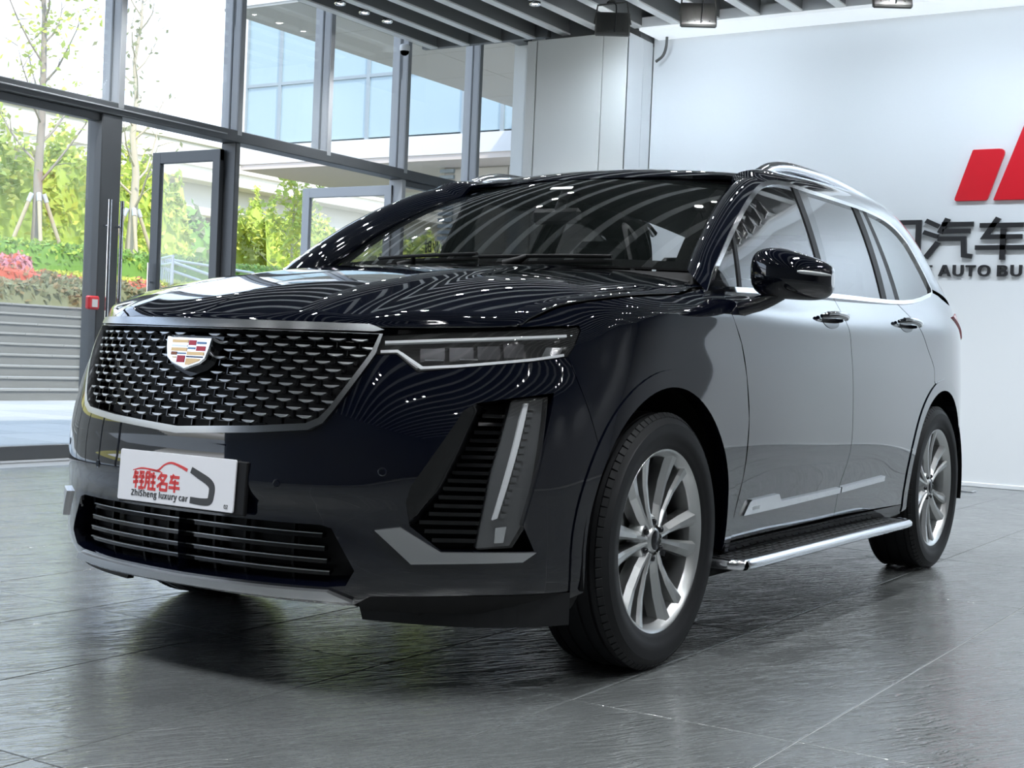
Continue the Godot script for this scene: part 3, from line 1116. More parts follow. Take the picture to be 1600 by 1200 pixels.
func front_end() -> void:
	var S := W
	# ---- grille
	var outer := mirror_poly(V2([[0, 0.6646], [0.2654, 0.6817], [0.4201, 0.697], [0.4587, 0.7154], [0.483, 0.7476], [0.5831, 0.8972], [0.600, 0.9504], [0, 0.9504]]))
	var inner := mirror_poly(V2([[0, 0.6832], [0.2634, 0.6995], [0.4122, 0.7130], [0.4465, 0.7290], [0.4697, 0.7544], [0.5701, 0.9019], [0.590, 0.9490], [0, 0.9490]]))
	var gr := group_node(car, "grille")
	tag(gr, "broad grille of small silver studs")
	var mb := MB.new()
	patch(mb, S, outer, Vector2(0.03, 0.02), [inner], 0.010, 0.04)
	part(gr, "frame", mb, M.frame_chrome)
	mb = MB.new()
	patch(mb, S, mirror_poly(V2([[0, 0.9515], [0.575, 0.9545], [0.603, 0.9600], [0.560, 0.9735], [0, 0.9735]])), Vector2(0.03, 0.012), [], 0.013, 0.03)
	part(gr, "top_bar", mb, M.frame_chrome)
	mb = MB.new()
	patch(mb, S, inner, Vector2(0.04, 0.03), [], -0.055, 0.0)
	part(gr, "backing", mb, M.black_plastic)
	var stud := MB.new()
	extrude(stud, V2([[-0.0215, 0.0028], [0.0215, 0.0028], [0.0190, 0.0], [0.007, -0.0040], [-0.007, -0.0040], [-0.0190, 0.0]]), 0.012, Transform3D(Basis.IDENTITY, Vector3(0, 0, -0.012)), 0.001)
	var stud_mesh := stud.mesh()
	var web := MB.new()
	var inset: PackedVector2Array = Geometry2D.offset_polygon(inner, -0.009)[0]
	var row := 0
	var y := 0.937
	while y > 0.69:
		var col := -9
		while col <= 9:
			var u := (col + (0.5 if row % 2 else 0.0)) * 0.0665
			col += 1
			if not Geometry2D.is_point_in_polygon(Vector2(u, y), inset):
				continue
			var em := Vector2(u / 0.10, (y - 0.882) / 0.056)
			if em.length() < 1.0:
				continue
			var xf := surf_xf(S, u, y, -0.004)
			var o := part(gr, "stud", stud_mesh, M.stud)
			o.transform = xf
			rbox(web, xf * Vector3(0, -0.0135, -0.012), Vector3(0.0035, 0.017, 0.012), 0.0, xf.basis)
			rbox(web, xf * Vector3(0.033, -0.002, -0.018), Vector3(0.03, 0.003, 0.010), 0.0, xf.basis)
		y -= 0.0205
		row += 1
	part(gr, "web", web, M.gloss_black)
	# ---- crest
	crest()
	# ---- lower intake
	var low := group_node(car, "lower_intake")
	mb = MB.new()
	patch(mb, S, mirror_poly(V2([[0, 0.28], [0.58, 0.28], [0.58, 0.46], [0, 0.46]])), Vector2(0.05, 0.04), [], -0.075, 0.0)
	part(low, "backing", mb, M.black_plastic)
	for k in 4:
		var yy := 0.424 - 0.0345 * k
		var e := 0.455 + 0.008 * k
		mb = MB.new()
		patch(mb, S, V2([[-e, yy - 0.006], [e, yy - 0.006], [e, yy + 0.006], [-e, yy + 0.006]]), Vector2(0.05, 0.02), [], -0.030, 0.03)
		part(low, "slat", mb, M.gloss_black)
		mb = MB.new()
		patch(mb, S, V2([[-e, yy + 0.0045], [e, yy + 0.0045], [e, yy + 0.0068], [-e, yy + 0.0068]]), Vector2(0.05, 0.02), [], -0.0285, 0.006)
		part(low, "slat_edge", mb, M.stud)
	for u in [-0.36, -0.2, -0.09, 0.09, 0.2, 0.36]:
		mb = MB.new()
		patch(mb, S, V2([[u - 0.004, 0.285], [u + 0.004, 0.285], [u + 0.004, 0.45], [u - 0.004, 0.45]]), Vector2(0.05, 0.06), [], -0.045, 0.02)
		part(low, "strut", mb, M.black_plastic)
	# silver chin lip
	mb = MB.new()
	patch(mb, S, mirror_poly(V2([[0, 0.2600], [0.50, 0.2635], [0.553, 0.262], [0.485, 0.2865], [0, 0.2790]])), Vector2(0.04, 0.01), [], 0.014, 0.03)
	tag(part(car, "chin_lip", mb, M.satin_chrome), "slim silver chin lip")
	# black rubber dams ahead of the wheels
	mb = MB.new()
	var dam := []
	for q in smooth2(V2([[0.455, 0.768], [0.60, 0.738], [0.75, 0.675], [0.86, 0.585], [0.925, 0.49]]), 4):
		dam.append(Vector3(q.x, 0, q.y))
	var drows := []
	for k in dam.size():
		var f := float(k) / (dam.size() - 1)
		var t: Vector3 = (dam[min(k + 1, dam.size() - 1)] - dam[max(k - 1, 0)]).normalized()
		var o := Vector3(-t.z, 0, t.x) * 0.011
		var yb := lerpf(0.186, 0.198, f)
		var slant := t * (0.03 if k == 0 else 0.0)
		drows.append([dam[k] + o + Vector3(0, 0.285, 0) - slant, dam[k] + o + Vector3(0, yb, 0), dam[k] - o + Vector3(0, yb, 0), dam[k] - o + Vector3(0, 0.285, 0) - slant])
	for k in drows.size() - 1:
		for e in 3:
			var a: Vector3 = drows[k][e]
			var b: Vector3 = drows[k][e + 1]
			var c: Vector3 = drows[k + 1][e + 1]
			var d: Vector3 = drows[k + 1][e]
			var nn := (b - a).cross(d - a).normalized()
			var mid: Vector3 = (drows[k][0] + drows[k][2] + drows[k + 1][0] + drows[k + 1][2]) * 0.25 + Vector3(0, 0.02, 0)
			if nn.dot((a + c) * 0.5 - mid) < 0.0: nn = -nn
			mb.face([a, b, c, d], nn)
	for e in [0, drows.size() - 1]:
		mb.face(drows[e], (dam[0] - dam[1]).normalized() if e == 0 else (dam[e] - dam[e - 1]).normalized())
	sided(car, "air_dam", mb, M.rubber)
	# skirt between bumper and dam
	mb = MB.new()
	patch(mb, S, V2([[0.557, 0.262], [0.575, 0.228], [0.90, 0.226], [1.195, 0.232], [1.205, 0.285], [0.62, 0.276]]), Vector2(0.04, 0.02), [], -0.004, 0.02)
	sided(car, "bumper_skirt", mb, M.black_plastic)
	# ---- corner intakes with slats, lamp and bright blade
	for side in [1.0, -1.0]:
		var ci := group_node(car, "corner_intake")
		var fix := func(q: MB) -> MB: return q if side > 0 else mirrored(q)
		mb = MB.new()
		patch(mb, S, V2([[0.66, 0.38], [1.10, 0.38], [1.12, 0.83], [0.80, 0.80]]), Vector2(0.05, 0.05), [], -0.085, 0.0)
		part(ci, "backing", fix.call(mb), M.black_plastic)
		# slanted inner flank
		var A := smooth2(V2([[0.8612, 0.7837], [0.8268, 0.7644], [0.797, 0.7192], [0.6943, 0.5654], [0.6829, 0.5239], [0.6952, 0.463]]), 4)
		var B := smooth2(V2([[0.90, 0.775], [0.8871, 0.7648], [0.8242, 0.6234], [0.7904, 0.5484], [0.7544, 0.5012], [0.7185, 0.4631]]), 4)
		var rows := []
		for k in A.size():
			var f := float(k) / (A.size() - 1)
			var a: Vector3 = W(A[k].x, A[k].y)
			var b: Vector3 = at_surface(S, along(Array(B), f), -0.05, 1.0)[0]
			rows.append([at_surface(S, A[k], -0.008, 1.0)[0], a.lerp(b, 0.5), b, at_surface(S, along(Array(B), f), -0.085, 1.0)[0]])
		mb = MB.new()
		grid(mb, rows, 1.0)
		part(ci, "flank", fix.call(mb), M.gloss_black)
		var yy := 0.422
		while yy < 0.765:
			var f := (0.7648 - yy) / (0.7648 - 0.4631)
			var uL := lerpf(0.8871, 0.7344, clampf(f, 0.0, 1.0)) if yy > 0.5012 else lerpf(0.76, 0.715, (0.5012 - yy) / 0.04) if yy > 0.463 else lerpf(0.72, 0.775, (0.463 - yy) / 0.06)
			var uR := lerpf(0.962, 0.875, (0.79 - yy) / 0.39) - 0.004
			mb = MB.new()
			patch(mb, S, V2([[uL, yy - 0.005], [uR, yy - 0.005], [uR, yy + 0.005], [uL, yy + 0.005]]), Vector2(0.06, 0.02), [], -0.042, 0.03)
			part(ci, "slat", fix.call(mb), M.gloss_black)
			yy += 0.0225
		# upright lamp
		var lamp := group_node(ci, "corner_lamp")
		mb = MB.new()
		patch(mb, S, V2([[0.9647, 0.7953], [1.0674, 0.8064], [1.0053, 0.4713], [0.9683, 0.4126], [0.8755, 0.4054], [0.9089, 0.604]]), Vector2(0.03, 0.04), [], -0.030, 0.04)
		part(lamp, "lamp_body", fix.call(mb), M.lamp_grey)
		mb = MB.new()
		patch(mb, S, V2([[1.0005, 0.7911], [1.0146, 0.7916], [0.9279, 0.4846], [0.9144, 0.4793], [0.9849, 0.7444]]), Vector2(0.03, 0.05), [], -0.018, 0.012)
		part(lamp, "light_guide", fix.call(mb), M.lamp_white)
		mb = MB.new()
		for k in 16:
			var f := k / 15.0
			var c := Vector2(1.0216, 0.780).lerp(Vector2(0.9420, 0.490), f)
			patch(mb, S, V2([[c.x - 0.006, c.y - 0.006], [c.x + 0.010, c.y - 0.006], [c.x + 0.010, c.y + 0.007], [c.x - 0.006, c.y + 0.007]]), Vector2(0.03, 0.05), [], -0.022, 0.008)
		part(lamp, "lens_cells", fix.call(mb), M.lamp_grey)
		mb = MB.new()
		patch(mb, S, V2([[0.9241, 0.4593], [0.955, 0.4629], [0.9485, 0.421], [0.9226, 0.4192]]), Vector2(0.03, 0.05), [], -0.02, 0.01)
		part(lamp, "reflector", fix.call(mb), M.chrome)
		mb = MB.new()
		patch(mb, S, V2([[0.9627, 0.7973], [1.0714, 0.8074], [1.0073, 0.4713], [0.9683, 0.4106], [0.8735, 0.4054], [0.9069, 0.604]]), Vector2(0.04, 0.04), [], -0.006, 0.004)
		part(lamp, "lamp_cover", fix.call(mb), M.lens)
		mb = MB.new()
		patch(mb, S, V2([[0.607, 0.4496], [0.6724, 0.4596], [0.7789, 0.3971], [1.0297, 0.3986], [0.9924, 0.3741], [0.7025, 0.3656]]), Vector2(0.03, 0.02), [], 0.014, 0.03)
		tag(part(ci, "blade", fix.call(mb), M.satin_chrome), "silver angled blade")
		# ---- headlamp
		var hl := group_node(car, "headlamp")
		mb = MB.new()
		patch(mb, S, V2(HEADLIGHT), Vector2(0.04, 0.03), [], -0.05, 0.0)
		edge_wall(mb, S, V2(HEADLIGHT), Vector2(0.05, 0.05), 0.0, 0.055, 1.0, true)
		part(hl, "housing", fix.call(mb), M.gloss_black)
		mb = MB.new()
		for c in [[0.745, 0.915], [0.825, 0.920], [0.905, 0.926], [0.985, 0.933]]:
			patch(mb, S, V2([[c[0] - 0.034, c[1] - 0.020], [c[0] + 0.034, c[1] - 0.017], [c[0] + 0.034, c[1] + 0.020], [c[0] - 0.034, c[1] + 0.017]]), Vector2(0.05, 0.05), [], -0.032, 0.02)
		part(hl, "lamp_module", fix.call(mb), M.dark_chrome)
		mb = MB.new()
		for c in [[0.745, 0.898], [0.84, 0.903]]:
			patch(mb, S, V2([[c[0] - 0.022, c[1] - 0.002], [c[0] + 0.030, c[1] - 0.001], [c[0] + 0.030, c[1] + 0.003], [c[0] - 0.022, c[1] + 0.002]]), Vector2(0.05, 0.05), [], -0.022, 0.01)
		patch(mb, S, V2([[1.075, 0.915], [1.15, 0.925], [1.165, 0.945], [1.10, 0.945]]), Vector2(0.04, 0.04), [], -0.03, 0.01)
		part(hl, "reflector", fix.call(mb), M.chrome)
		mb = MB.new()
		for rb in ribbon(V2([[0.6077, 0.937], [0.7839, 0.9501], [0.9696, 0.962], [1.1711, 0.975]]), 0.0035):
			patch(mb, S, rb, Vector2(0.05, 0.03), [], -0.012, 0.012)
		for rb in ribbon(V2([[0.5962, 0.9112], [0.6461, 0.9143], [0.7120, 0.8729], [0.8184, 0.882], [0.9363, 0.8948], [1.046, 0.9071], [1.150, 0.9209]]), 0.0035):
			patch(mb, S, rb, Vector2(0.05, 0.03), [], -0.010, 0.012)
		patch(mb, S, V2([[0.640, 0.913], [0.658, 0.913], [0.722, 0.8745], [0.700, 0.8725]]), Vector2(0.05, 0.03), [], -0.012, 0.012)
		part(hl, "light_guide", fix.call(mb), M.lamp_white)
		mb = MB.new()
		patch(mb, S, V2(HEADLIGHT), Vector2(0.03, 0.02), [], -0.003, 0.003)
		part(hl, "lens", fix.call(mb), M.lens)
		# parking sensor rings
		for q in [[0.3405, 0.555], [0.62, 0.60]]:
			mb = MB.new()
			var xf := surf_xf(S, q[0], q[1], 0.0)
			lathe(mb, [Vector2(0.0, 0.002), Vector2(0.0075, 0.002), Vector2(0.0085, 0.0), Vector2(0.0105, 0.0012), Vector2(0.0115, 0.0)], 20, xf * Transform3D(Basis(Vector3(1, 0, 0), Vector3(0, 0, 1), Vector3(0, -1, 0)), Vector3.ZERO))
			part(car, "parking_sensor", fix.call(mb), M.paint)
	plate()

func crest() -> void:
	var cr := group_node(car, "crest")
	tag(cr, "shield crest in red, blue and gold")
	var xf := surf_xf(W, 0.0, 0.882, 0.018)
	var shield := V2([[-0.088, 0.043], [0.088, 0.043], [0.083, 0.012], [0.074, -0.018], [0.055, -0.032], [0.0, -0.050], [-0.055, -0.032], [-0.074, -0.018], [-0.083, 0.012]])
	var mb := MB.new()
	extrude(mb, shield, 0.030, xf * Transform3D(Basis.IDENTITY, Vector3(0, 0, -0.03)), 0.004)
	part(cr, "base", mb, M.chrome)
	var back: PackedVector2Array = Geometry2D.offset_polygon(shield, 0.010, Geometry2D.JOIN_MITER)[0]
	mb = MB.new()
	extrude(mb, back, 0.02, xf * Transform3D(Basis.IDENTITY, Vector3(0, -0.002, -0.05)))
	part(cr, "back_plate", mb, M.gloss_black)
	var field: PackedVector2Array = Geometry2D.offset_polygon(shield, -0.0085, Geometry2D.JOIN_MITER)[0]
	var cells := [
		[-0.060, 0.0245, 0.0, 0.033, "gold"], [-0.060, 0.013, 0.0, 0.0185, "silver"], [-0.060, 0.001, 0.0, 0.0105, "gold"],
		[-0.058, -0.010, -0.036, -0.001, "brown"], [-0.034, -0.007, -0.002, -0.003, "blue"], [-0.050, -0.018, -0.036, -0.0145, "gold"], [-0.032, -0.030, -0.003, -0.011, "red"],
		[0.003, 0.0185, 0.030, 0.0325, "red"], [0.034, 0.0225, 0.068, 0.0285, "blue"], [0.003, 0.0075, 0.030, 0.0125, "blue"],
		[0.034, 0.0035, 0.068, 0.0165, "red"], [0.002, -0.009, 0.066, 0.0005, "gold"], [0.002, -0.0155, 0.064, -0.0115, "navy"], [0.002, -0.036, 0.055, -0.018, "gold"]]
	for c in cells:
		for piece in Geometry2D.intersect_polygons(field, V2([[c[0], c[1]], [c[2], c[1]], [c[2], c[3]], [c[0], c[3]]])):
			mb = MB.new()
			extrude(mb, piece, 0.0012, xf)
			part(cr, "inlay", mb, M["crest_" + c[4]])

func plate() -> void:
	var pl := group_node(car, "dealer_plate")
	tag(pl, "white dealer plate printed in red and black")
	var xf := Transform3D(Basis(Vector3.RIGHT, -0.0586), Vector3(0.0, 0.538, 1.037))
	var mb := MB.new()
	rbox(mb, xf * Vector3(0.016, -0.004, -0.013), Vector3(0.475, 0.142, 0.014), 0.003, xf.basis)
	part(pl, "holder", mb, M.black_plastic)
	mb = MB.new()
	var c := PackedVector2Array()
	for q in [[0.214, 0.064, 0], [-0.214, 0.064, 90], [-0.214, -0.064, 180], [0.214, -0.064, 270]]:
		for k in 5:
			var a := deg_to_rad(q[2] + k * 22.5)
			c.append(Vector2(q[0] + 0.006 * cos(a), q[1] + 0.006 * sin(a)))
	extrude(mb, c, 0.004, xf * Transform3D(Basis.IDENTITY, Vector3(0, 0, -0.004)), 0.0008)
	part(pl, "plate", mb, M.plate_white)
	# everything printed lies a hair above the face; px maps the plate seen square on, 160 wide 51 high
	var at := func(q: Array) -> PackedVector2Array:
		var o := PackedVector2Array()
		for e in q: o.append(Vector2(-0.22 + 0.44 * e[0], 0.07 - 0.14 * e[1]))
		return o
	var ink := func(poly: PackedVector2Array, called: String, m: Material) -> void:
		var b := MB.new()
		extrude(b, poly, 0.0006, xf)
		part(pl, called, b, m)
	# red roof line
	var line := smooth2(at.call([[0.125, 0.40], [0.20, 0.345], [0.30, 0.355], [0.345, 0.36], [0.40, 0.235], [0.46, 0.185], [0.54, 0.235], [0.60, 0.295]]), 6)
	var wdt := [0.001, 0.0022, 0.0022, 0.003, 0.0022, 0.003, 0.0036, 0.0044]
	ink.call(brush(line, wdt), "print_roofline", M.print_red)
	ink.call(at.call([[0.30, 0.35], [0.345, 0.345], [0.39, 0.392], [0.33, 0.385], [0.26, 0.372]]), "print_roofline", M.print_red)
	# black tail line
	line = smooth2(at.call([[0.632, 0.275], [0.70, 0.36], [0.78, 0.46], [0.815, 0.56], [0.815, 0.72], [0.80, 0.835], [0.74, 0.86], [0.64, 0.85]]), 6)
	ink.call(brush(line, [0.0085, 0.010, 0.0105, 0.0105, 0.0105, 0.010, 0.0095, 0.0085]), "print_tailline", M.print_black)
	var x := 0.132
	for ch in [HAN_ZHI, HAN_SHENG, HAN_MING, HAN_CHE]:
		var b := MB.new()
		var sx := 0.44 * 0.100
		var cx := -0.22 + 0.44 * (x + 0.05)
		var cy := 0.07 - 0.14 * 0.575
		glyph(b, ch, xf * Transform3D(Basis(Vector3(sx, 0, 0), Vector3(0, 0.050, 0), Vector3(0, 0, 1)), Vector3(cx - sx * 0.5, cy - 0.025, 0.0)), 0.0006, 0.165)
		part(pl, "print_character", b, M.print_red)
		x += 0.105
	part(pl, "print_lettering", lettering("ZhiSheng luxury car", 0.0165, 0.218, 0.0006, true), M.print_black).transform = xf * Transform3D(Basis.IDENTITY, Vector3(-0.22 + 0.44 * 0.125, 0.07 - 0.14 * 0.935, 0.0004))
	part(pl, "print_number", lettering("02", 0.0105, 0.014, 0.0006, false), M.print_black).transform = xf * Transform3D(Basis.IDENTITY, Vector3(0.22 - 0.033, -0.07 + 0.009, 0.0004))

# outline of a stroke whose half width changes along its way
func brush(line: PackedVector2Array, w: Array) -> PackedVector2Array:
	var l := PackedVector2Array()
	var r := PackedVector2Array()
	for k in line.size():
		var t := (line[min(k + 1, line.size() - 1)] - line[max(k - 1, 0)]).normalized()
		var n := Vector2(-t.y, t.x)
		var f := float(k) / (line.size() - 1) * (w.size() - 1)
		var i := mini(int(f), w.size() - 2)
		var h := lerpf(w[i], w[i + 1], f - i)
		l.append(line[k] + n * h)
		r.append(line[k] - n * h)
	r.reverse()
	l.append_array(r)
	return l

# strokes of a character in a unit square, y up
const HAN_ZHI := [[[0.05, 0.86], [0.45, 0.86]], [[0.22, 0.98], [0.08, 0.62], [0.46, 0.62]], [[0.28, 0.74], [0.28, 0.02]], [[0.02, 0.34], [0.48, 0.40]], [[0.55, 0.92], [0.98, 0.92]], [[0.72, 0.90], [0.58, 0.66], [0.94, 0.70]], [[0.84, 0.80], [0.96, 0.60]], [[0.56, 0.40], [0.98, 0.40]], [[0.77, 0.60], [0.77, 0.08]], [[0.52, 0.06], [1.0, 0.06]]]
const HAN_SHENG := [[[0.10, 0.94], [0.10, 0.30], [0.02, 0.04]], [[0.10, 0.94], [0.38, 0.94], [0.38, 0.06], [0.28, 0.06]], [[0.10, 0.68], [0.38, 0.68]], [[0.10, 0.42], [0.38, 0.42]], [[0.58, 0.92], [0.48, 0.66]], [[0.54, 0.74], [0.96, 0.74]], [[0.74, 0.98], [0.74, 0.06]], [[0.52, 0.42], [0.96, 0.42]], [[0.46, 0.06], [1.0, 0.06]]]
const HAN_MING := [[[0.42, 0.98], [0.10, 0.62]], [[0.36, 0.86], [0.80, 0.86], [0.56, 0.52], [0.04, 0.22]], [[0.30, 0.68], [0.48, 0.56]], [[0.34, 0.42], [0.34, 0.02]], [[0.34, 0.42], [0.90, 0.42], [0.90, 0.02]], [[0.34, 0.08], [0.90, 0.08]]]
const HAN_CHE := [[[0.10, 0.84], [0.90, 0.84]], [[0.40, 0.98], [0.16, 0.54], [0.88, 0.54]], [[0.02, 0.26], [0.98, 0.26]], [[0.54, 0.70], [0.54, 0.0]]]
const HAN_QI := [[[0.06, 0.96], [0.24, 0.86]], [[0.02, 0.66], [0.22, 0.58]], [[0.06, 0.04], [0.26, 0.36]], [[0.46, 0.98], [0.34, 0.70]], [[0.42, 0.88], [0.98, 0.88]], [[0.44, 0.70], [0.92, 0.70]], [[0.34, 0.50], [0.84, 0.50], [0.86, 0.06], [0.98, 0.04]]]
const HAN_KOU := [[[0.40, 0.05], [0.40, 0.95], [0.96, 0.95], [0.96, 0.05]], [[0.40, 0.08], [0.96, 0.08]]]
const HAN_YING := [[[0.04, 0.86], [0.96, 0.86]], [[0.32, 0.98], [0.32, 0.76]], [[0.68, 0.98], [0.68, 0.76]], [[0.08, 0.52], [0.08, 0.68], [0.92, 0.68], [0.92, 0.54]], [[0.30, 0.54], [0.70, 0.54], [0.70, 0.36], [0.30, 0.36], [0.30, 0.54]], [[0.18, 0.24], [0.82, 0.24], [0.82, 0.02], [0.18, 0.02], [0.18, 0.24]]]
const HAN_YE := [[[0.38, 0.96], [0.38, 0.06]], [[0.62, 0.96], [0.62, 0.06]], [[0.10, 0.74], [0.24, 0.30]], [[0.92, 0.76], [0.76, 0.32]], [[0.03, 0.05], [0.97, 0.05]]]
const HAN_SHI := [[[0.08, 0.88], [0.08, 0.14]], [[0.08, 0.86], [0.38, 0.86], [0.38, 0.16]], [[0.08, 0.52], [0.38, 0.52]], [[0.08, 0.18], [0.38, 0.18]], [[0.46, 0.70], [0.98, 0.70]], [[0.80, 0.96], [0.80, 0.06], [0.66, 0.08]], [[0.54, 0.50], [0.64, 0.32]]]

func glyph(mb: MB, strokes: Array, xf: Transform3D, depth: float, width: float) -> void:
	for s in strokes:
		for poly in Geometry2D.offset_polyline(V2(s), width * 0.5, Geometry2D.JOIN_MITER, Geometry2D.END_SQUARE if width < 0.13 else Geometry2D.END_BUTT):
			if not Geometry2D.is_polygon_clockwise(poly):
				extrude(mb, poly, depth, xf)

# latin text as a mesh that starts at the origin and is fitted to a width
func lettering(text: String, high: float, wide: float, depth: float, bold: bool) -> ArrayMesh:
	var f := SystemFont.new()
	f.font_names = PackedStringArray(["Droid Sans"])
	f.font_weight = 700 if bold else 400
	var tm := TextMesh.new()
	tm.font = f
	tm.text = text
	tm.font_size = 64
	tm.pixel_size = 0.01
	tm.depth = 0.1
	tm.curve_step = 1.0
	tm.horizontal_alignment = HORIZONTAL_ALIGNMENT_LEFT
	var box := tm.get_aabb()
	var a := tm.get_mesh_arrays()
	var v: PackedVector3Array = a[Mesh.ARRAY_VERTEX]
	var cap := 0.457   # height of a capital at this size
	for k in v.size():
		v[k] = Vector3((v[k].x - box.position.x) / box.size.x * wide, (v[k].y - box.position.y) / cap * high, (v[k].z / 0.1 + 0.5) * depth)
	a[Mesh.ARRAY_VERTEX] = v
	a[Mesh.ARRAY_TANGENT] = null
	var am := ArrayMesh.new()
	am.add_surface_from_arrays(Mesh.PRIMITIVE_TRIANGLES, a)
	return am

func side_trim() -> void:
	var S := W
	var mb: MB
	# wheel arch mouldings
	for q in [[0.0, -13.0, 189.0], [-2.863, -9.0, 193.0]]:
		var p := arc(q[0], 0.508, q[1], q[2], 44)
		p.append_array(arc(q[0], 0.456, q[2], q[1], 44))
		mb = MB.new()
		patch(mb, S, p, Vector2(0.03, 0.03), [], 0.0045, 0.05)
		sided(car, "arch_moulding", mb, M.paint)
		# liner
		mb = MB.new()
		var prof := [Vector2(0.47, 0.955), Vector2(0.475, 0.90), Vector2(0.47, 0.60), Vector2(0.05, 0.58)]
		var xf := Transform3D(Basis(Vector3(0, 0, 1), Vector3(1, 0, 0), Vector3(0, 1, 0)), Vector3(0, 0.383, q[0]))
		lathe(mb, prof, 30, xf, 0.6, deg_to_rad(-12.0), deg_to_rad(190.0))
		sided(car, "wheel_liner", mb, M.black_plastic)
	# bright strip low on the doors: a broad plate at the front end, split at the door gap
	mb = MB.new()
	patch(mb, S, V2([[2.2337, 0.4157], [2.2757, 0.4598], [2.2957, 0.4648], [2.5271, 0.4721], [2.5542, 0.4456], [3.160, 0.4595], [3.156, 0.4380], [2.5946, 0.4235]]), Vector2(0.05, 0.02), [], 0.010, 0.012)
	var st := sided(car, "door_strip", mb, M.chrome)
	for o in st: tag(o, "chrome strip along the front door")
	mb = MB.new()
	patch(mb, S, V2([[3.174, 0.4600], [3.6972, 0.4785], [3.6952, 0.4572], [3.171, 0.4385]]), Vector2(0.05, 0.02), [], 0.010, 0.012)
	sided(car, "door_strip", mb, M.chrome)
	mb = MB.new()
	patch(mb, S, V2([[2.30, 0.4300], [2.36, 0.4320], [2.36, 0.4440], [2.30, 0.4420]]), Vector2(0.05, 0.02), [], 0.0108, 0.001)
	part(st[0], "emblem", mb, M.satin_chrome)
	# handles
	for q in [[2.866, 3.125, 1.1055, 1.105], [3.800, 4.075, 1.128, 1.120]]:
		var h := group_node(car, "door_handle")
		var h2 := group_node(car, "door_handle")
		mb = MB.new()
		var ring := PackedVector2Array()
		for k in 24:
			var a := TAU * k / 24.0
			ring.append(Vector2(lerpf(q[0], q[1], 0.40) + 0.085 * cos(a), q[2] - 0.014 + 0.026 * sin(a)))
		patch(mb, S, ring, Vector2(0.03, 0.02), [], 0.0015, 0.0)
		part(h, "cup", mb, M.gloss_black)
		part(h2, "cup", mirrored(mb), M.gloss_black)
		mb = MB.new()
		var pts := []
		for k in 13:
			var f := k / 12.0
			var y := lerpf(q[2], q[3], f)
			pts.append(at_surface(S, Vector2(lerpf(q[0], q[1], f), y), -0.002 + 0.036 * sin(PI * clampf(f, 0.01, 0.99)) ** 0.4, 1.0)[0])
		tube(mb, pts, [0.007, 0.011, 0.0125, 0.0125, 0.0125, 0.0125, 0.0125, 0.0125, 0.0125, 0.0125, 0.0125, 0.011, 0.007], 12, true, 1.0)
		part(h, "grip", mb, M.paint)
		part(h2, "grip", mirrored(mb), M.paint)
		mb = MB.new()
		for k in pts.size(): pts[k] += Vector3(0.006, 0.006, 0)
		tube(mb, pts.slice(1, 12), 0.0085, 10, true)
		part(h, "grip_strip", mb, M.chrome)
		part(h2, "grip_strip", mirrored(mb), M.chrome)
	# running board
	var rb := group_node(car, "running_board")
	tag(rb, "black running board edged in polished metal")
	var rb2 := group_node(car, "running_board")
	mb = MB.new()
	var outline := [[-0.385, 0.86], [-0.385, 1.02], [-0.40, 1.040], [-0.43, 1.048], [-2.06, 1.048], [-2.14, 1.035], [-2.17, 0.99], [-2.17, 0.86]]
	var p := PackedVector2Array()
	for q in outline: p.append(Vector2(q[1], q[0]))
	extrude(mb, p, 0.030, Transform3D(Basis(Vector3(1, 0, 0), Vector3(0, 0, 1), Vector3(0, 1, 0)), Vector3(0, 0.262, 0)), 0.006)
	part(rb, "board", mb, M.rubber)
	part(rb2, "board", mirrored(mb), M.rubber)
	mb = MB.new()
	for k in 26:
		for j in 3:
			rbox(mb, Vector3(0.95 + 0.03 * j, 0.2935, -0.45 - 0.064 * k), Vector3(0.012, 0.004, 0.05), 0.001)
	part(rb, "tread", mb, M.rubber)
	mb = MB.new()
	var edge := []
	for q in smooth2(V2([[0.945, -0.375], [0.985, -0.375], [1.020, -0.380], [1.042, -0.400], [1.053, -0.45], [1.053, -0.9], [1.053, -1.5], [1.053, -2.06], [1.040, -2.145], [1.00, -2.18]]), 5):
		edge.append(Vector3(q.x, 0.279, q.y))
	tube(mb, edge, 0.022, 12, true, 0.8)
	tag(part(rb, "edge_tube", mb, M.polished), "polished metal edge")
	part(rb2, "edge_tube", mirrored(mb), M.polished)
	# roof rails
	mb = MB.new()
	var rail := smooth3([Vector3(0.665, 1.650, -1.28), Vector3(0.665, 1.690, -1.40), Vector3(0.668, 1.716, -1.60), Vector3(0.668, 1.724, -2.03), Vector3(0.660, 1.702, -2.54), Vector3(0.652, 1.668, -2.85), Vector3(0.65, 1.61, -3.0)], 6)
	tube(mb, rail, 0.023, 12, true, 1.0)
	var rr := sided(car, "roof_rail", mb, M.polished)
	tag(rr[0], "bright roof rail")
	# tail lamps
	mb = MB.new()
	patch(mb, S, V2([[uz(-3.14), 1.196], [uz(-3.42), 1.222], [uz(-3.62), 1.222], [uz(-3.62), 1.08], [uz(-3.42), 1.10], [uz(-3.30), 1.150]]), Vector2(0.04, 0.03), [], 0.008, 0.012)
	sided(car, "tail_lamp", mb, M.tail_red)
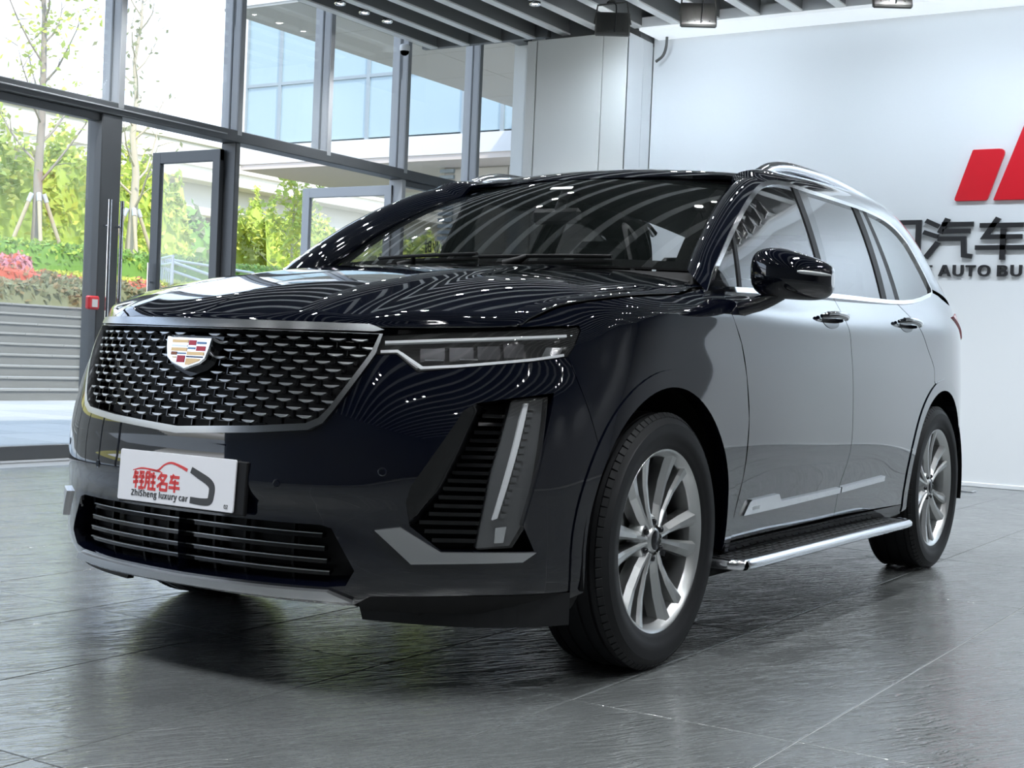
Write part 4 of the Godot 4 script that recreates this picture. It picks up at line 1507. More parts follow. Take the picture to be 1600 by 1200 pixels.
	# door mirrors
	for side in [1.0, -1.0]:
		var mr := group_node(car, "door_mirror")
		if side > 0: tag(mr, "black door mirror with a clear indicator strip")
		var fix := func(q: MB) -> MB: return q if side > 0 else mirrored(q)
		var P := []
		for i in 25:
			var a := PI * (i / 24.0) - PI * 0.5      # from the near-body end to the outer end
			var rr2 := []
			for j in 32:
				var b := TAU * j / 32.0
				var cx := sin(a)
				var r := cos(a)
				var e := func(t: float, k: float) -> float: return signf(t) * pow(absf(t), k)
				var X: float = e.call(cx, 0.62)
				var R: float = pow(r, 0.45)
				var dy: float = e.call(cos(b), 0.75) * R
				var dz: float = e.call(sin(b), 0.85) * R
				# lower outer end, domed front, flat glass side
				var top := 0.084 - 0.026 * ss(-0.4, 1.0, X)
				var bot := 0.080 - 0.006 * X
				var hh: float = top if dy > 0.0 else bot
				var zz: float = 0.085 if dz > 0.0 else 0.035
				rr2.append(Vector3(1.100 + X * 0.132, 1.213 + dy * hh - 0.012 * X, -0.585 + dz * zz * (1.0 - 0.25 * X * X) - X * 0.015))
			P.append(rr2)
		mb = MB.new()
		grid(mb, P, 1.0, true)
		var c := Vector3(1.1, 1.213, -0.585)
		var sum := 0.0
		for k in mb.v.size(): sum += (mb.v[k] - c).dot(mb.n[k])
		if sum < 0.0:
			mb = MB.new()
			grid(mb, P, -1.0, true)
		part(mr, "housing", fix.call(mb), M.paint)
		mb = MB.new()
		tube(mb, smooth3([Vector3(0.935, 1.088, -0.490), Vector3(0.975, 1.103, -0.515), Vector3(1.015, 1.125, -0.555), Vector3(1.055, 1.155, -0.590)], 5), [0.050, 0.046, 0.043, 0.041, 0.040, 0.040, 0.040, 0.041, 0.043, 0.042, 0.042, 0.042, 0.042, 0.042, 0.042, 0.042], 14, true, 0.62)
		part(mr, "arm", fix.call(mb), M.paint)
		mb = MB.new()
		var ind := []
		for k in 9:
			var f := k / 8.0
			var X := lerpf(0.30, 0.985, f)
			var R := pow(cos(asin(pow(X, 1.0 / 0.62))), 0.45)
			ind.append(Vector3(1.100 + X * 0.132 + 0.002, 1.213 + 0.010 - 0.012 * X, -0.585 + R * 0.085 * (1.0 - 0.25 * X * X) * 0.99 - X * 0.015))
		tube(mb, ind, [0.003, 0.006, 0.0065, 0.0065, 0.0065, 0.0065, 0.006, 0.005, 0.003], 8, true)
		part(mr, "indicator", fix.call(mb), M.indicator)
		if side < 0:   # the far one is folded in
			var pv := Vector3(-0.94, 0, -0.70)
			mr.transform = Transform3D(Basis.IDENTITY, pv) * Transform3D(Basis(Vector3.UP, deg_to_rad(-75.0)), Vector3.ZERO) * Transform3D(Basis.IDENTITY, -pv)

func wheel(side: float, cz: float) -> void:
	var w := group_node(car, "front_wheel" if cz > -1.0 else "rear_wheel", Vector3(side * 0.848, 0.3815, cz))
	if side < 0: w.rotation.y = PI
	# axis of every lathe here is +x
	var ax := Transform3D(Basis(Vector3(0, 0, 1), Vector3(1, 0, 0), Vector3(0, 1, 0)), Vector3.ZERO)
	if not M.has("_tire"):
		var mb := MB.new()
		var prof := [Vector2(0.255, -0.085), Vector2(0.268, -0.104), Vector2(0.29, -0.117), Vector2(0.325, -0.1215), Vector2(0.352, -0.116), Vector2(0.368, -0.107), Vector2(0.3765, -0.093)]
		for g in [-0.070, -0.028, 0.028, 0.070]:
			var c := 0.3815 - 0.25 * (absf(g) ** 2)
			prof.append_array([Vector2(c, g - 0.0055), Vector2(c - 0.007, g - 0.004), Vector2(c - 0.007, g + 0.004), Vector2(c, g + 0.0055)])
		prof.append_array([Vector2(0.3765, 0.093), Vector2(0.368, 0.107), Vector2(0.352, 0.116), Vector2(0.349, 0.1195), Vector2(0.325, 0.1215), Vector2(0.303, 0.1195), Vector2(0.301, 0.1175), Vector2(0.287, 0.1155), Vector2(0.276, 0.108), Vector2(0.270, 0.102), Vector2(0.255, 0.085)])
		lathe(mb, prof, 96, ax, 0.75)
		# shoulder blocks
		for k in 84:
			var a := TAU * k / 84.0
			for sx in [-1.0, 1.0]:
				var b := Basis(Vector3(1, 0, 0), a)
				rbox(mb, b * Vector3(sx * 0.099, 0.3725, 0), Vector3(0.020, 0.009, 0.0245), 0.001, b * Basis(Vector3(0, 0, 1), -sx * 0.75))
		M["_tire"] = mb.mesh()
		mb = MB.new()
		lathe(mb, [Vector2(0.20, -0.10), Vector2(0.252, -0.095), Vector2(0.256, -0.09), Vector2(0.246, -0.06), Vector2(0.243, 0.02), Vector2(0.249, 0.078)], 96, ax, 0.5)
		M["_barrel"] = mb.mesh()
		mb = MB.new()
		lathe(mb, [Vector2(0.249, 0.076), Vector2(0.255, 0.088), Vector2(0.2605, 0.094), Vector2(0.267, 0.105), Vector2(0.273, 0.1075), Vector2(0.277, 0.104), Vector2(0.277, 0.092)], 96, ax, 0.5)
		M["_rim"] = mb.mesh()
		# one spoke and its mirror image
		for s in [1.0, -1.0]:
			mb = MB.new()
			var A: float = deg_to_rad(11.0) * s
			var B: float = deg_to_rad(9.5) * s
			var hub := Vector3(0, cos(A), sin(A)) * 0.046
			var tip := Vector3(0, cos(B), sin(B)) * 0.2615
			var d := (tip - hub).normalized()
			var out: Vector3 = Vector3(0, -d.z, d.y) * s      # away from the partner spoke
			# sections: [fraction, inner half width, outer half width, face height, ridge shift]
			var secs := []
			for q in [[0.0, 0.010, 0.014, 0.084, 0.15], [0.28, 0.0105, 0.019, 0.079, 0.2], [0.62, 0.0135, 0.025, 0.081, 0.3], [0.86, 0.0165, 0.031, 0.089, 0.4], [1.0, 0.019, 0.036, 0.096, 0.45]]:
				var o := hub.lerp(tip, q[0])
				var x := Vector3(q[3], 0, 0)
				secs.append([o - out * q[1] + Vector3(q[3] - 0.05, 0, 0), o - out * q[1] + x - Vector3(0.007, 0, 0), o - out * q[1] * 0.45 + x, o + out * q[2] * q[4] + x - Vector3(0.001, 0, 0), o + out * q[2] + x - Vector3(0.016, 0, 0), o + out * q[2] + Vector3(q[3] - 0.05, 0, 0)])
			for k in secs.size() - 1:
				for e in 5:
					var a: Vector3 = secs[k][e]
					var b: Vector3 = secs[k][e + 1]
					var c: Vector3 = secs[k + 1][e + 1]
					var f: Vector3 = secs[k + 1][e]
					var nn := (b - a).cross(f - a).normalized()
					var mid: Vector3 = (secs[k][0] + secs[k][5] + secs[k + 1][0] + secs[k + 1][5]) * 0.25
					if nn.dot((a + c) * 0.5 - mid) < 0.0: nn = -nn
					mb.face([a, b, c, f], nn)
			M["_spoke%d" % int(s)] = mb.mesh()
		mb = MB.new()
		lathe(mb, [Vector2(0.0, 0.088), Vector2(0.030, 0.087), Vector2(0.036, 0.083), Vector2(0.040, 0.076), Vector2(0.070, 0.074), Vector2(0.076, 0.066), Vector2(0.078, 0.03)], 40, ax, 0.7)
		M["_hub"] = mb.mesh()
		mb = MB.new()
		lathe(mb, [Vector2(0.0, 0.0905), Vector2(0.026, 0.0895), Vector2(0.031, 0.086), Vector2(0.031, 0.080)], 32, ax, 0.7)
		M["_cap"] = mb.mesh()
		mb = MB.new()
		lathe(mb, [Vector2(0.0, 0.091), Vector2(0.006, 0.090), Vector2(0.0095, 0.086), Vector2(0.0095, 0.07)], 6, ax * Transform3D(Basis.IDENTITY, Vector3.ZERO), 0.2)
		M["_nut"] = mb.mesh()
		mb = MB.new()
		lathe(mb, [Vector2(0.06, 0.02), Vector2(0.172, 0.02), Vector2(0.174, 0.018), Vector2(0.174, -0.008), Vector2(0.06, -0.008)], 64, ax, 0.5)
		M["_disc"] = mb.mesh()
		mb = MB.new()
		lathe(mb, [Vector2(0.0, -0.03), Vector2(0.245, -0.035)], 48, ax, 0.5)
		M["_shield"] = mb.mesh()
		mb = MB.new()
		var cal := []
		for k in 9:
			var a := deg_to_rad(150.0 + 7.0 * k)
			cal.append(Vector3(0.012, 0.150 * sin(a), 0.150 * cos(a)))
		tube(mb, cal, 0.040, 10, true, 0.8)
		M["_caliper"] = mb.mesh()
	var tr := part(w, "tyre", M["_tire"], M.tyre)
	part(w, "rim", M["_rim"], M.rim)
	part(w, "rim_barrel", M["_barrel"], M.rim)
	part(w, "brake_shield", M["_shield"], M.black_plastic)
	part(w, "brake_disc", M["_disc"], M.steel)
	part(w, "brake_caliper", M["_caliper"], M.dark_chrome)
	part(w, "hub", M["_hub"], M.rim)
	part(w, "centre_cap", M["_cap"], M.dark_chrome)
	var spin := 30.0 if cz > -1.0 else 3.0
	for k in 6:
		var a := deg_to_rad(60.0 * k + spin)
		for s in [1, -1]:
			part(w, "spoke", M["_spoke%d" % s], M.rim).rotation.x = a
		var nut := part(w, "wheel_nut", M["_nut"], M.dark_chrome)
		nut.position = Vector3(-0.004, cos(a + 0.52) * 0.055, sin(a + 0.52) * 0.055)

func cabin() -> void:
	var mb := MB.new()
	rbox(mb, Vector3(0, 0.38, -1.9), Vector3(1.64, 0.08, 2.9), 0.02)
	part(car, "cabin_floor", mb, M.cabin_dark)
	mb = MB.new()
	var P := []
	for k in 15:
		var x := lerpf(-0.80, 0.80, k / 14.0)
		var hump := 0.035 * exp(-pow((x - 0.38) / 0.2, 2.0))
		var z0 := -0.50 - 0.05 * x * x
		P.append([Vector3(x, 1.165, z0), Vector3(x, 1.180 + hump * 0.6, -0.70), Vector3(x, 1.165 + hump, -0.92), Vector3(x, 1.10 + hump, -0.99), Vector3(x, 0.98, -0.97), Vector3(x, 0.70, -0.85), Vector3(x, 0.45, -0.6)])
	grid(mb, P, 1.0)
	var s := 0.0
	for q in mb.n: s += q.y
	if s < 0.0:
		mb = MB.new()
		grid(mb, P, -1.0)
	part(car, "dashboard", mb, M.cabin_dark)
	mb = MB.new()
	var ring := []
	var b := Basis(Vector3.RIGHT, -0.45)
	for k in 33:
		var a := TAU * k / 32.0
		ring.append(Vector3(0.38, 1.07, -1.12) + b * Vector3(0.185 * cos(a), 0.185 * sin(a), 0))
	tube(mb, ring, 0.016, 8, false)
	tube(mb, [Vector3(0.38, 1.07, -1.12) + b * Vector3(-0.18, 0, 0), Vector3(0.38, 1.06, -1.08), Vector3(0.38, 1.07, -1.12) + b * Vector3(0.18, 0, 0)], [0.02, 0.05, 0.02], 8)
	part(car, "steering_wheel", mb, M.cabin_dark)
	for q in [[0.38, -1.55], [-0.38, -1.55], [0.40, -2.45], [-0.40, -2.45]]:
		var seat := group_node(car, "seat", Vector3(q[0], 0.42, q[1]))
		mb = MB.new()
		rbox(mb, Vector3(0, 0.20, 0.02), Vector3(0.52, 0.24, 0.52), 0.06)
		part(seat, "cushion", mb, M.cabin_seat)
		mb = MB.new()
		rbox(mb, Vector3(0, 0.56, -0.30), Vector3(0.50, 0.62, 0.14), 0.06, Basis(Vector3.RIGHT, -0.2))
		part(seat, "backrest", mb, M.cabin_seat)
		mb = MB.new()
		rbox(mb, Vector3(0, 0.96, -0.38), Vector3(0.27, 0.17, 0.10), 0.04, Basis(Vector3.RIGHT, -0.15))
		part(seat, "headrest", mb, M.cabin_seat)
	mb = MB.new()
	rbox(mb, Vector3(-0.045, 1.470, -0.98), Vector3(0.22, 0.062, 0.03), 0.014, Basis(Vector3.RIGHT, 0.1))
	tube(mb, [Vector3(-0.045, 1.48, -0.985), Vector3(-0.02, 1.565, -1.0)], 0.02, 8)
	part(car, "inside_mirror", mb, M.cabin_dark)
	mb = MB.new()
	patch(mb, roof, V2([[-0.58, -1.22], [0.58, -1.22], [0.58, -3.4], [-0.58, -3.4]]), Vector2(0.15, 0.2), [], 0.0, 0.0, -1.0)
	for k in mb.v.size():
		mb.v[k].y -= 0.035
		mb.n[k] = -mb.n[k]
	for k in range(0, mb.i.size(), 3):
		var t0 := mb.i[k + 1]
		mb.i[k + 1] = mb.i[k + 2]
		mb.i[k + 2] = t0
	part(car, "headlining", mb, M.cabin_seat)

# ------------------------------------------------------------------ the room
const XW := -5.68          # glass line of the window wall
const ZS := -8.13          # face of the sign wall
const XR := 8.6
const ZF := 9.0
const POSTS := [3.85, 2.60, 1.33, 0.07, -1.19, -2.45, -3.71, -5.03, -6.22, -7.42, -8.71]

func slab_part(parent: Node, called: String, lo: Vector3, hi: Vector3, m: Material, b := 0.0) -> MeshInstance3D:
	return part(parent, called, boxm((lo + hi) * 0.5, hi - lo, b), m)

func room() -> void:
	# floor: screed with a tile of its own for each place
	var fl := setting("floor", "grey slate tile floor with pale joints")
	slab_part(fl, "bed", Vector3(XW - 0.1, -0.20, -9.9), Vector3(XR + 0.2, -0.0025, ZF + 0.2), M.grout)
	var tiles := []
	for v in 4:
		var mb := MB.new()
		var w := 0.625 - 0.005
		var l := 1.25 - 0.005
		var c := 0.0012
		var uv := func(p: Vector3) -> Vector2:
			var q := Vector2((p.x / 1.25 + 0.25), (p.z / 1.25 + 0.5))
			if v % 2 == 1: q.x += 0.5
			if v >= 2: q = Vector2((0.5 if v % 2 == 0 else 1.5) - q.x, 1.0 - q.y)
			return q
		var t := [Vector3(-w / 2 + c, 0, -l / 2 + c), Vector3(w / 2 - c, 0, -l / 2 + c), Vector3(w / 2 - c, 0, l / 2 - c), Vector3(-w / 2 + c, 0, l / 2 - c)]
		var o := [Vector3(-w / 2, -c, -l / 2), Vector3(w / 2, -c, -l / 2), Vector3(w / 2, -c, l / 2), Vector3(-w / 2, -c, l / 2)]
		mb.face(t, Vector3.UP, [uv.call(t[0]), uv.call(t[1]), uv.call(t[2]), uv.call(t[3])])
		for k in 4:
			var k2 := (k + 1) % 4
			var side: Vector3 = (o[k] + o[k2]) * 0.5
			var nn := (Vector3(side.x, 0, 0).normalized() if k % 2 == 1 else Vector3(0, 0, side.z).normalized())
			mb.face([t[k], t[k2], o[k2], o[k]], (nn + Vector3.UP).normalized(), [uv.call(t[k]), uv.call(t[k2]), uv.call(o[k2]), uv.call(o[k])])
			mb.face([o[k], o[k2], o[k2] - Vector3(0, 0.004, 0), o[k] - Vector3(0, 0.004, 0)], nn)
		tiles.append(mb.mesh())
	var rng := RandomNumberGenerator.new()
	rng.seed = 77
	for i in range(-11, 12):
		for j in range(-8, 7):
			var cx := 0.9475 + 0.6265 * i + 0.313
			var cz := 0.505 + 1.2475 * j + 0.624
			if cx - 0.32 < XW or cz - 0.63 < ZS - 1.6 or cz > 7.2 or cx > 8.0:
				continue
			var o := part(fl, "tile", tiles[rng.randi() % 4], M.slate)
			o.position = Vector3(cx, rng.randf_range(-0.0004, 0.0004), cz)
			o.scale = Vector3(1.0024, 1.0, 0.998)
	# sign wall and the white column beside it
	var wb := setting("wall_back", "broad white wall that carries the red and black sign")
	slab_part(wb, "face", Vector3(-3.25, 0, ZS - 0.25), Vector3(4.9, 4.6, ZS), M.wall_white)
	slab_part(wb, "skirting", Vector3(-3.24, 0, ZS), Vector3(4.9, 0.035, ZS + 0.012), M.wall_white, 0.003)
	var wd := setting("wall_back_end", "dark grey end of the back wall")
	slab_part(wd, "face", Vector3(4.9, 0, ZS - 0.25), Vector3(XR, 4.6, ZS + 0.02), M.wall_grey)
	var wc := setting("wall_column", "white clad column between windows and sign wall")
	slab_part(wc, "core", Vector3(-4.32, 0, -9.9), Vector3(-3.28, 3.93, -7.625), M.wall_panel)
	slab_part(wc, "panel", Vector3(-4.335, 0, -7.63), Vector3(-4.235, 3.95, -7.60), M.wall_panel, 0.004)
	slab_part(wc, "panel", Vector3(-4.222, 0, -7.63), Vector3(-3.515, 3.95, -7.60), M.wall_panel, 0.004)
	slab_part(wc, "panel", Vector3(-3.507, 0, -7.63), Vector3(-3.255, 3.95, -7.60), M.wall_panel, 0.004)
	slab_part(wc, "side_panel", Vector3(-3.285, 0, -7.93), Vector3(-3.255, 3.95, -7.604), M.wall_white, 0.004)
	slab_part(wc, "side_panel", Vector3(-3.285, 0, -8.129), Vector3(-3.258, 3.95, -7.936), M.wall_white, 0.004)
	slab_part(wc, "header", Vector3(-4.32, 3.93, -9.9), Vector3(-3.28, 4.6, -7.90), M.wall_grey)
	var wn := setting("wall_nook", "plain wall behind the column")
	slab_part(wn, "face", Vector3(XW - 0.2, 0, -10.0), Vector3(-4.3, 4.6, -9.8), M.wall_panel)
	# luminous soffit along the head of the sign wall
	var so := setting("trim_1", "bright light trough along the head of the sign wall")
	slab_part(so, "trough", Vector3(-3.22, 4.0, ZS), Vector3(4.9, 4.09, -7.70), M.wall_white)
	slab_part(so, "light_panel", Vector3(-3.20, 3.975, ZS + 0.005), Vector3(4.9, 4.0, -7.71), M.soffit_light)
	# far sides that only show as reflections
	var wr := setting("wall_right", "grey side wall of the showroom")
	slab_part(wr, "face", Vector3(XR, 0, ZS - 0.25), Vector3(XR + 0.25, 4.6, ZF), M.wall_grey)
	var wf := setting("wall_front", "grey end wall of the showroom")
	slab_part(wf, "face", Vector3(XW - 0.2, 0, ZF), Vector3(XR + 0.25, 4.6, ZF + 0.25), M.wall_grey)
	# ceiling: slab, hanging baffles with pale undersides, an edge beam
	var ce := setting("ceiling", "open ceiling of long dark baffles with pale undersides")
	slab_part(ce, "slab", Vector3(XW - 0.3, 4.6, -10.0), Vector3(XR + 0.25, 4.85, ZF + 0.25), M.slab)
	var bm := boxm(Vector3(0, 0.15, 0.62), Vector3(0.080, 0.27, 16.66), 0.003)
	var bs := boxm(Vector3(0, 0.008, 0.62), Vector3(0.090, 0.016, 16.68), 0.002)
	var bmesh := bm.mesh()
	var smesh := bs.mesh()
	for k in 37:
		var o := part(ce, "baffle", bmesh, M.baffle)
		o.position = Vector3(-5.52 + 0.385 * k, 4.0, 0)
		part(o, "underside", smesh, M.baffle_strip)
	slab_part(ce, "edge_beam", Vector3(XW, 4.015, -7.80), Vector3(-4.2, 4.30, -7.73), M.baffle)
	for k in 10:
		slab_part(ce, "cross_rail", Vector3(XW, 4.30, -7.0 + 1.7 * k), Vector3(XR, 4.34, -6.94 + 1.7 * k), M.baffle)
	window_wall()

func window_wall() -> void:
	var wl := setting("wall_left", "glazed showroom front of grey posts and rails")
	for k in POSTS.size():
		var z: float = POSTS[k]
		# wide pale post with a dark flank above the transom, dark door jambs below
		slab_part(wl, "post", Vector3(XW - 0.17, 2.72, z - 0.10), Vector3(XW + 0.02, 4.6, z - 0.05), M.frame_light, 0.005)
		slab_part(wl, "post_flank", Vector3(XW + 0.02, 2.72, z - 0.104), Vector3(XW + 0.032, 4.6, z - 0.046), M.frame_light, 0.003)
		slab_part(wl, "gasket", Vector3(XW - 0.075, 2.74, z - 0.049), Vector3(XW - 0.06, 4.5, z - 0.042), M.frame_dark)
		if k != 8:
			var wide := 0.20 if k == 6 else 0.06
			slab_part(wl, "jamb", Vector3(XW - 0.15, 0, z - 0.105), Vector3(XW + 0.02, 2.66, z - 0.105 + wide), M.frame_dark if k != 9 else M.frame_light, 0.006)
	slab_part(wl, "transom", Vector3(XW - 0.15, 2.66, -9.8), Vector3(XW + 0.03, 2.76, ZF), M.frame_dark, 0.006)
	slab_part(wl, "transom_lip", Vector3(XW + 0.03, 2.705, -4.95), Vector3(XW + 0.042, 2.716, ZF), M.frame_light, 0.002)
	slab_part(wl, "head", Vector3(XW - 0.15, 4.5, -9.8), Vector3(XW + 0.03, 4.6, ZF), M.frame_dark)
	slab_part(wl, "threshold", Vector3(XW - 0.20, -0.02, -9.8), Vector3(XW + 0.10, 0.012, ZF), M.frame_light, 0.003)
	# panes: one window unit per bay above the transom, doors below
	var z0 := [ZF]
	z0.append_array(POSTS)
	z0.append(-9.8)
	for k in z0.size() - 1:
		var a: float = z0[k] - 0.10
		var b: float = z0[k + 1] - 0.05
		var w := setting("window_%d" % (k + 1), "tall upper pane of the showroom front")
		slab_part(w, "pane", Vector3(XW - 0.05, 2.76, b), Vector3(XW - 0.042, 4.5, a), M.pane)
		slab_part(w, "bead", Vector3(XW - 0.065, 2.75, b), Vector3(XW - 0.03, 2.772, a), M.frame_light)
		if k == 8 or k == 9 or k == 7:
			continue
		var d := setting("door_%d" % (k + 1), "framed glass leaf of the showroom front")
		slab_part(d, "pane", Vector3(XW - 0.062, 0.09, b), Vector3(XW - 0.052, 2.62, a), M.pane)
		slab_part(d, "bottom_rail", Vector3(XW - 0.09, 0.012, b), Vector3(XW - 0.01, 0.115, a), M.frame_dark, 0.004)
		slab_part(d, "top_rail", Vector3(XW - 0.09, 2.60, b), Vector3(XW - 0.01, 2.66, a), M.frame_dark, 0.004)
	# open leaves, swung out square to the front
	leaf("door_20", -5.04, 0.82, M.frame_dark, "dark framed glass door standing open towards the steps")
	leaf("door_21", -7.47, 1.17, M.frame_light, "pale framed glass door standing open under the canopy")
	# pull bars on the meeting stiles
	var h := thing("door_pull", "long steel pull bar on the dark door stile", "door handle", Vector3(XW + 0.03, 0, -3.66), "pull bars")
	for s in [0.0, -0.12]:
		var q := h if s == 0.0 else thing("door_pull", "long steel pull bar on the dark door stile", "door handle", Vector3(XW + 0.03, 0, -3.78), "pull bars")
		var mb := MB.new()
		tube(mb, [Vector3(0.055, 0.55, 0), Vector3(0.055, 2.0, 0)], 0.016, 12)
		part(q, "bar", mb, M.polished)
		for y in [0.75, 1.80]:
			mb = MB.new()
			tube(mb, [Vector3(-0.02, y, 0), Vector3(0.055, y, 0)], 0.009, 8)
			part(q, "bracket", mb, M.polished)

func leaf(called: String, z: float, width: float, m: Material, label: String) -> void:
	var d := setting(called, label, Vector3(XW - 0.10, 0, z))
	var hgt := 2.60
	slab_part(d, "stile", Vector3(-width, 0.02, -0.025), Vector3(-width + 0.10, hgt, 0.025), m, 0.004)
	slab_part(d, "stile", Vector3(-0.09, 0.02, -0.025), Vector3(0.0, hgt, 0.025), m, 0.004)
	slab_part(d, "rail", Vector3(-width, hgt - 0.10, -0.024), Vector3(0.0, hgt, 0.024), m, 0.004)
	slab_part(d, "rail", Vector3(-width, 0.02, -0.024), Vector3(0.0, 0.13, 0.024), m, 0.004)
	slab_part(d, "pane", Vector3(-width + 0.09, 0.12, -0.005), Vector3(-0.08, hgt - 0.09, 0.005), M.pane)
	var mb := MB.new()
	tube(mb, [Vector3(-width + 0.05, 0.6, 0.07), Vector3(-width + 0.05, 1.62, 0.07)], 0.014, 10)
	tube(mb, [Vector3(-width + 0.05, 1.45, 0.0), Vector3(-width + 0.05, 1.45, 0.07)], 0.009, 8)
	tube(mb, [Vector3(-width + 0.05, 0.75, 0.0), Vector3(-width + 0.05, 0.75, 0.07)], 0.009, 8)
	part(d, "pull_bar", mb, M.polished)

func fittings() -> void:
	# ceiling spotlights in threes
	var can := MB.new()
	lathe(can, [Vector2(0.0, 0.25), Vector2(0.050, 0.25), Vector2(0.050, 0.006), Vector2(0.047, 0.0), Vector2(0.040, 0.0), Vector2(0.036, 0.015)], 24)
	var rim := MB.new()
	lathe(rim, [Vector2(0.027, 0.013), Vector2(0.043, -0.001), Vector2(0.049, -0.001), Vector2(0.052, 0.004), Vector2(0.052, 0.014)], 24)
	var lens := MB.new()
	lathe(lens, [Vector2(0.0, 0.010), Vector2(0.026, 0.010), Vector2(0.028, 0.016)], 20)
	for k in lens.n.size(): lens.n[k] = Vector3.DOWN
	for k in range(0, lens.i.size(), 3):
		var t0 := lens.i[k + 1]
		lens.i[k + 1] = lens.i[k + 2]
		lens.i[k + 2] = t0
	var stem := MB.new()
	tube(stem, [Vector3(0, 0.24, 0), Vector3(0, 0.62, 0)], 0.008, 6)
	var cm := can.mesh()
	var rm := rim.mesh()
	var lm := lens.mesh()
	var tm := stem.mesh()
	for gx in [-5.22, -3.62, -2.02, -0.42, 1.18, 2.78, 4.38, 5.98, 7.58]:
		for gz in [-6.20, -3.40, -0.60, 2.20, 5.00]:
			for k in 3:
				var at := Vector3(gx, 3.975, gz + (k - 1) * 0.345)
				var o := thing("ceiling_spotlight", "black cylinder spotlight hung between the ceiling baffles", "spotlight", at, "ceiling spotlights in threes")
				part(o, "housing", cm, M.fitting_black)
				part(o, "rim", rm, M.chrome)
				part(o, "lens", lm, M.lamp_lens)
				part(o, "stem", tm, M.fitting_black)
				var l := SpotLight3D.new()
				l.name = "lamp"
				l.light_energy = SPOT
				l.light_color = Color(0.965, 0.985, 1.0)
				l.light_size = 0.035
				l.spot_angle = 48.0
				l.spot_angle_attenuation = 0.8
				l.spot_range = 30.0
				l.spot_attenuation = 2.0
				l.shadow_enabled = true
				l.basis = Basis.looking_at(Vector3.DOWN, Vector3.RIGHT)
				l.position = Vector3(0, -0.012, 0)
				o.add_child(l)
	# floodlights that wash the sign wall
	var labels := ["grey floodlight hung before the white column, tilted at the wall", "grey floodlight hung second along the sign wall from the column", "grey floodlight hung third along the sign wall from the column"]
	var xs := [-2.97, -2.17, -0.56, 0.45, 1.45]
	for k in 12: xs.append(2.05 + 0.23 * k)
	for k in xs.size():
		var o := thing("floodlight", labels[k] if k < 3 else "grey floodlight in the close row past the sign lettering", "floodlight", Vector3(xs[k], 3.80, -6.77), "floodlights over the sign wall")
		var b := Basis(Vector3.UP, 0.5) * Basis(Vector3.RIGHT, 1.12)
		var mb := MB.new()
		rbox(mb, Vector3.ZERO, Vector3(0.20 if k > 4 else 0.30, 0.045, 0.24), 0.012, b)
		part(o, "body", mb, M.fitting_grey)
		mb = MB.new()
		for q in 4: rbox(mb, b * Vector3(-0.09 + 0.06 * q, 0.026, 0), Vector3(0.006, 0.010, 0.16), 0.0, b)
		part(o, "cooling_fins", mb, M.fitting_grey)
		mb = MB.new()
		rbox(mb, b * Vector3(0, -0.024, 0), Vector3(0.17 if k > 4 else 0.27, 0.006, 0.21), 0.0, b)
		part(o, "front_glass", mb, M.flood_glass)
		var l := SpotLight3D.new()
		l.name = "lamp"
		l.light_energy = FLOOD
		l.light_color = Color(0.86, 0.93, 1.0)
		l.light_size = 0.12
		l.spot_angle = 75.0
		l.spot_angle_attenuation = 1.0
		l.spot_range = 30.0
		l.spot_attenuation = 2.0
		l.shadow_enabled = true
		l.position = b * Vector3(0, -0.05, 0)
		l.basis = Basis.looking_at(Vector3(0.15, -1.35, -1.0).normalized())
		o.add_child(l)
		mb = MB.new()
		tube(mb, [b * Vector3(-0.10 if k > 4 else -0.155, 0, 0), Vector3(-0.09 if k > 4 else -0.14, 0.17, 0.02), Vector3(0.09 if k > 4 else 0.14, 0.17, 0.02), b * Vector3(0.10 if k > 4 else 0.155, 0, 0)], 0.009, 6)
		part(o, "yoke", mb, M.fitting_grey)
		mb = MB.new()
		tube(mb, [Vector3(0, 0.17, 0.02), Vector3(0, 0.195, 0.02)], 0.030, 6)
		part(o, "ceiling_mount", mb, M.fitting_grey)
		mb = MB.new()
		tube(mb, smooth3([b * Vector3(0.02, 0.02, 0.1), Vector3(0.06, 0.14, 0.06), Vector3(-0.03, 0.17, 0.05), Vector3(-0.02, 0.195, 0.03)], 5), 0.006, 6)
		part(o, "cable", mb, M.fitting_black)
	# loose cable under the light trough
	var cb := thing("loose_cable", "short dark cable hanging under the light trough at the wall corner", "cable", Vector3(-3.12, 3.80, -8.05))
	var c2 := MB.new()
	tube(c2, smooth3([Vector3(0.05, 0.18, 0.02), Vector3(0.05, 0.08, 0.03), Vector3(0.02, 0.0, 0.03), Vector3(-0.05, -0.05, 0.03)], 5), 0.014, 8)
	part(cb, "sheath", c2, M.fitting_grey)
	# sign
	var zf := ZS + 0.004
	var red := thing("sign_logo", "two slanting red bars of the wall logo", "sign", Vector3(0, 0, zf))
	var mb := MB.new()
	extrude(mb, round_poly(V2([[-0.372, 2.380], [-0.100, 2.380], [0.040, 2.806], [-0.232, 2.806]]), [0.03, 0.02, 0.06, 0.01]), 0.03, Transform3D.IDENTITY, 0.004)
	part(red, "bar", mb, M.sign_red)
	mb = MB.new()
	extrude(mb, round_poly(V2([[-0.050, 2.380], [0.26, 2.380], [0.50, 3.05], [0.19, 3.05]]), [0.012, 0.02, 0.06, 0.01]), 0.03, Transform3D.IDENTITY, 0.004)
	part(red, "bar", mb, M.sign_red)
	var han := [[HAN_KOU, -1.04, 0.40], [HAN_QI, -0.600, 0.385], [HAN_CHE, -0.165, 0.385]]
	var sl := thing("sign_lettering", "black characters and capitals raised on the white wall", "sign", Vector3(0, 0, zf))
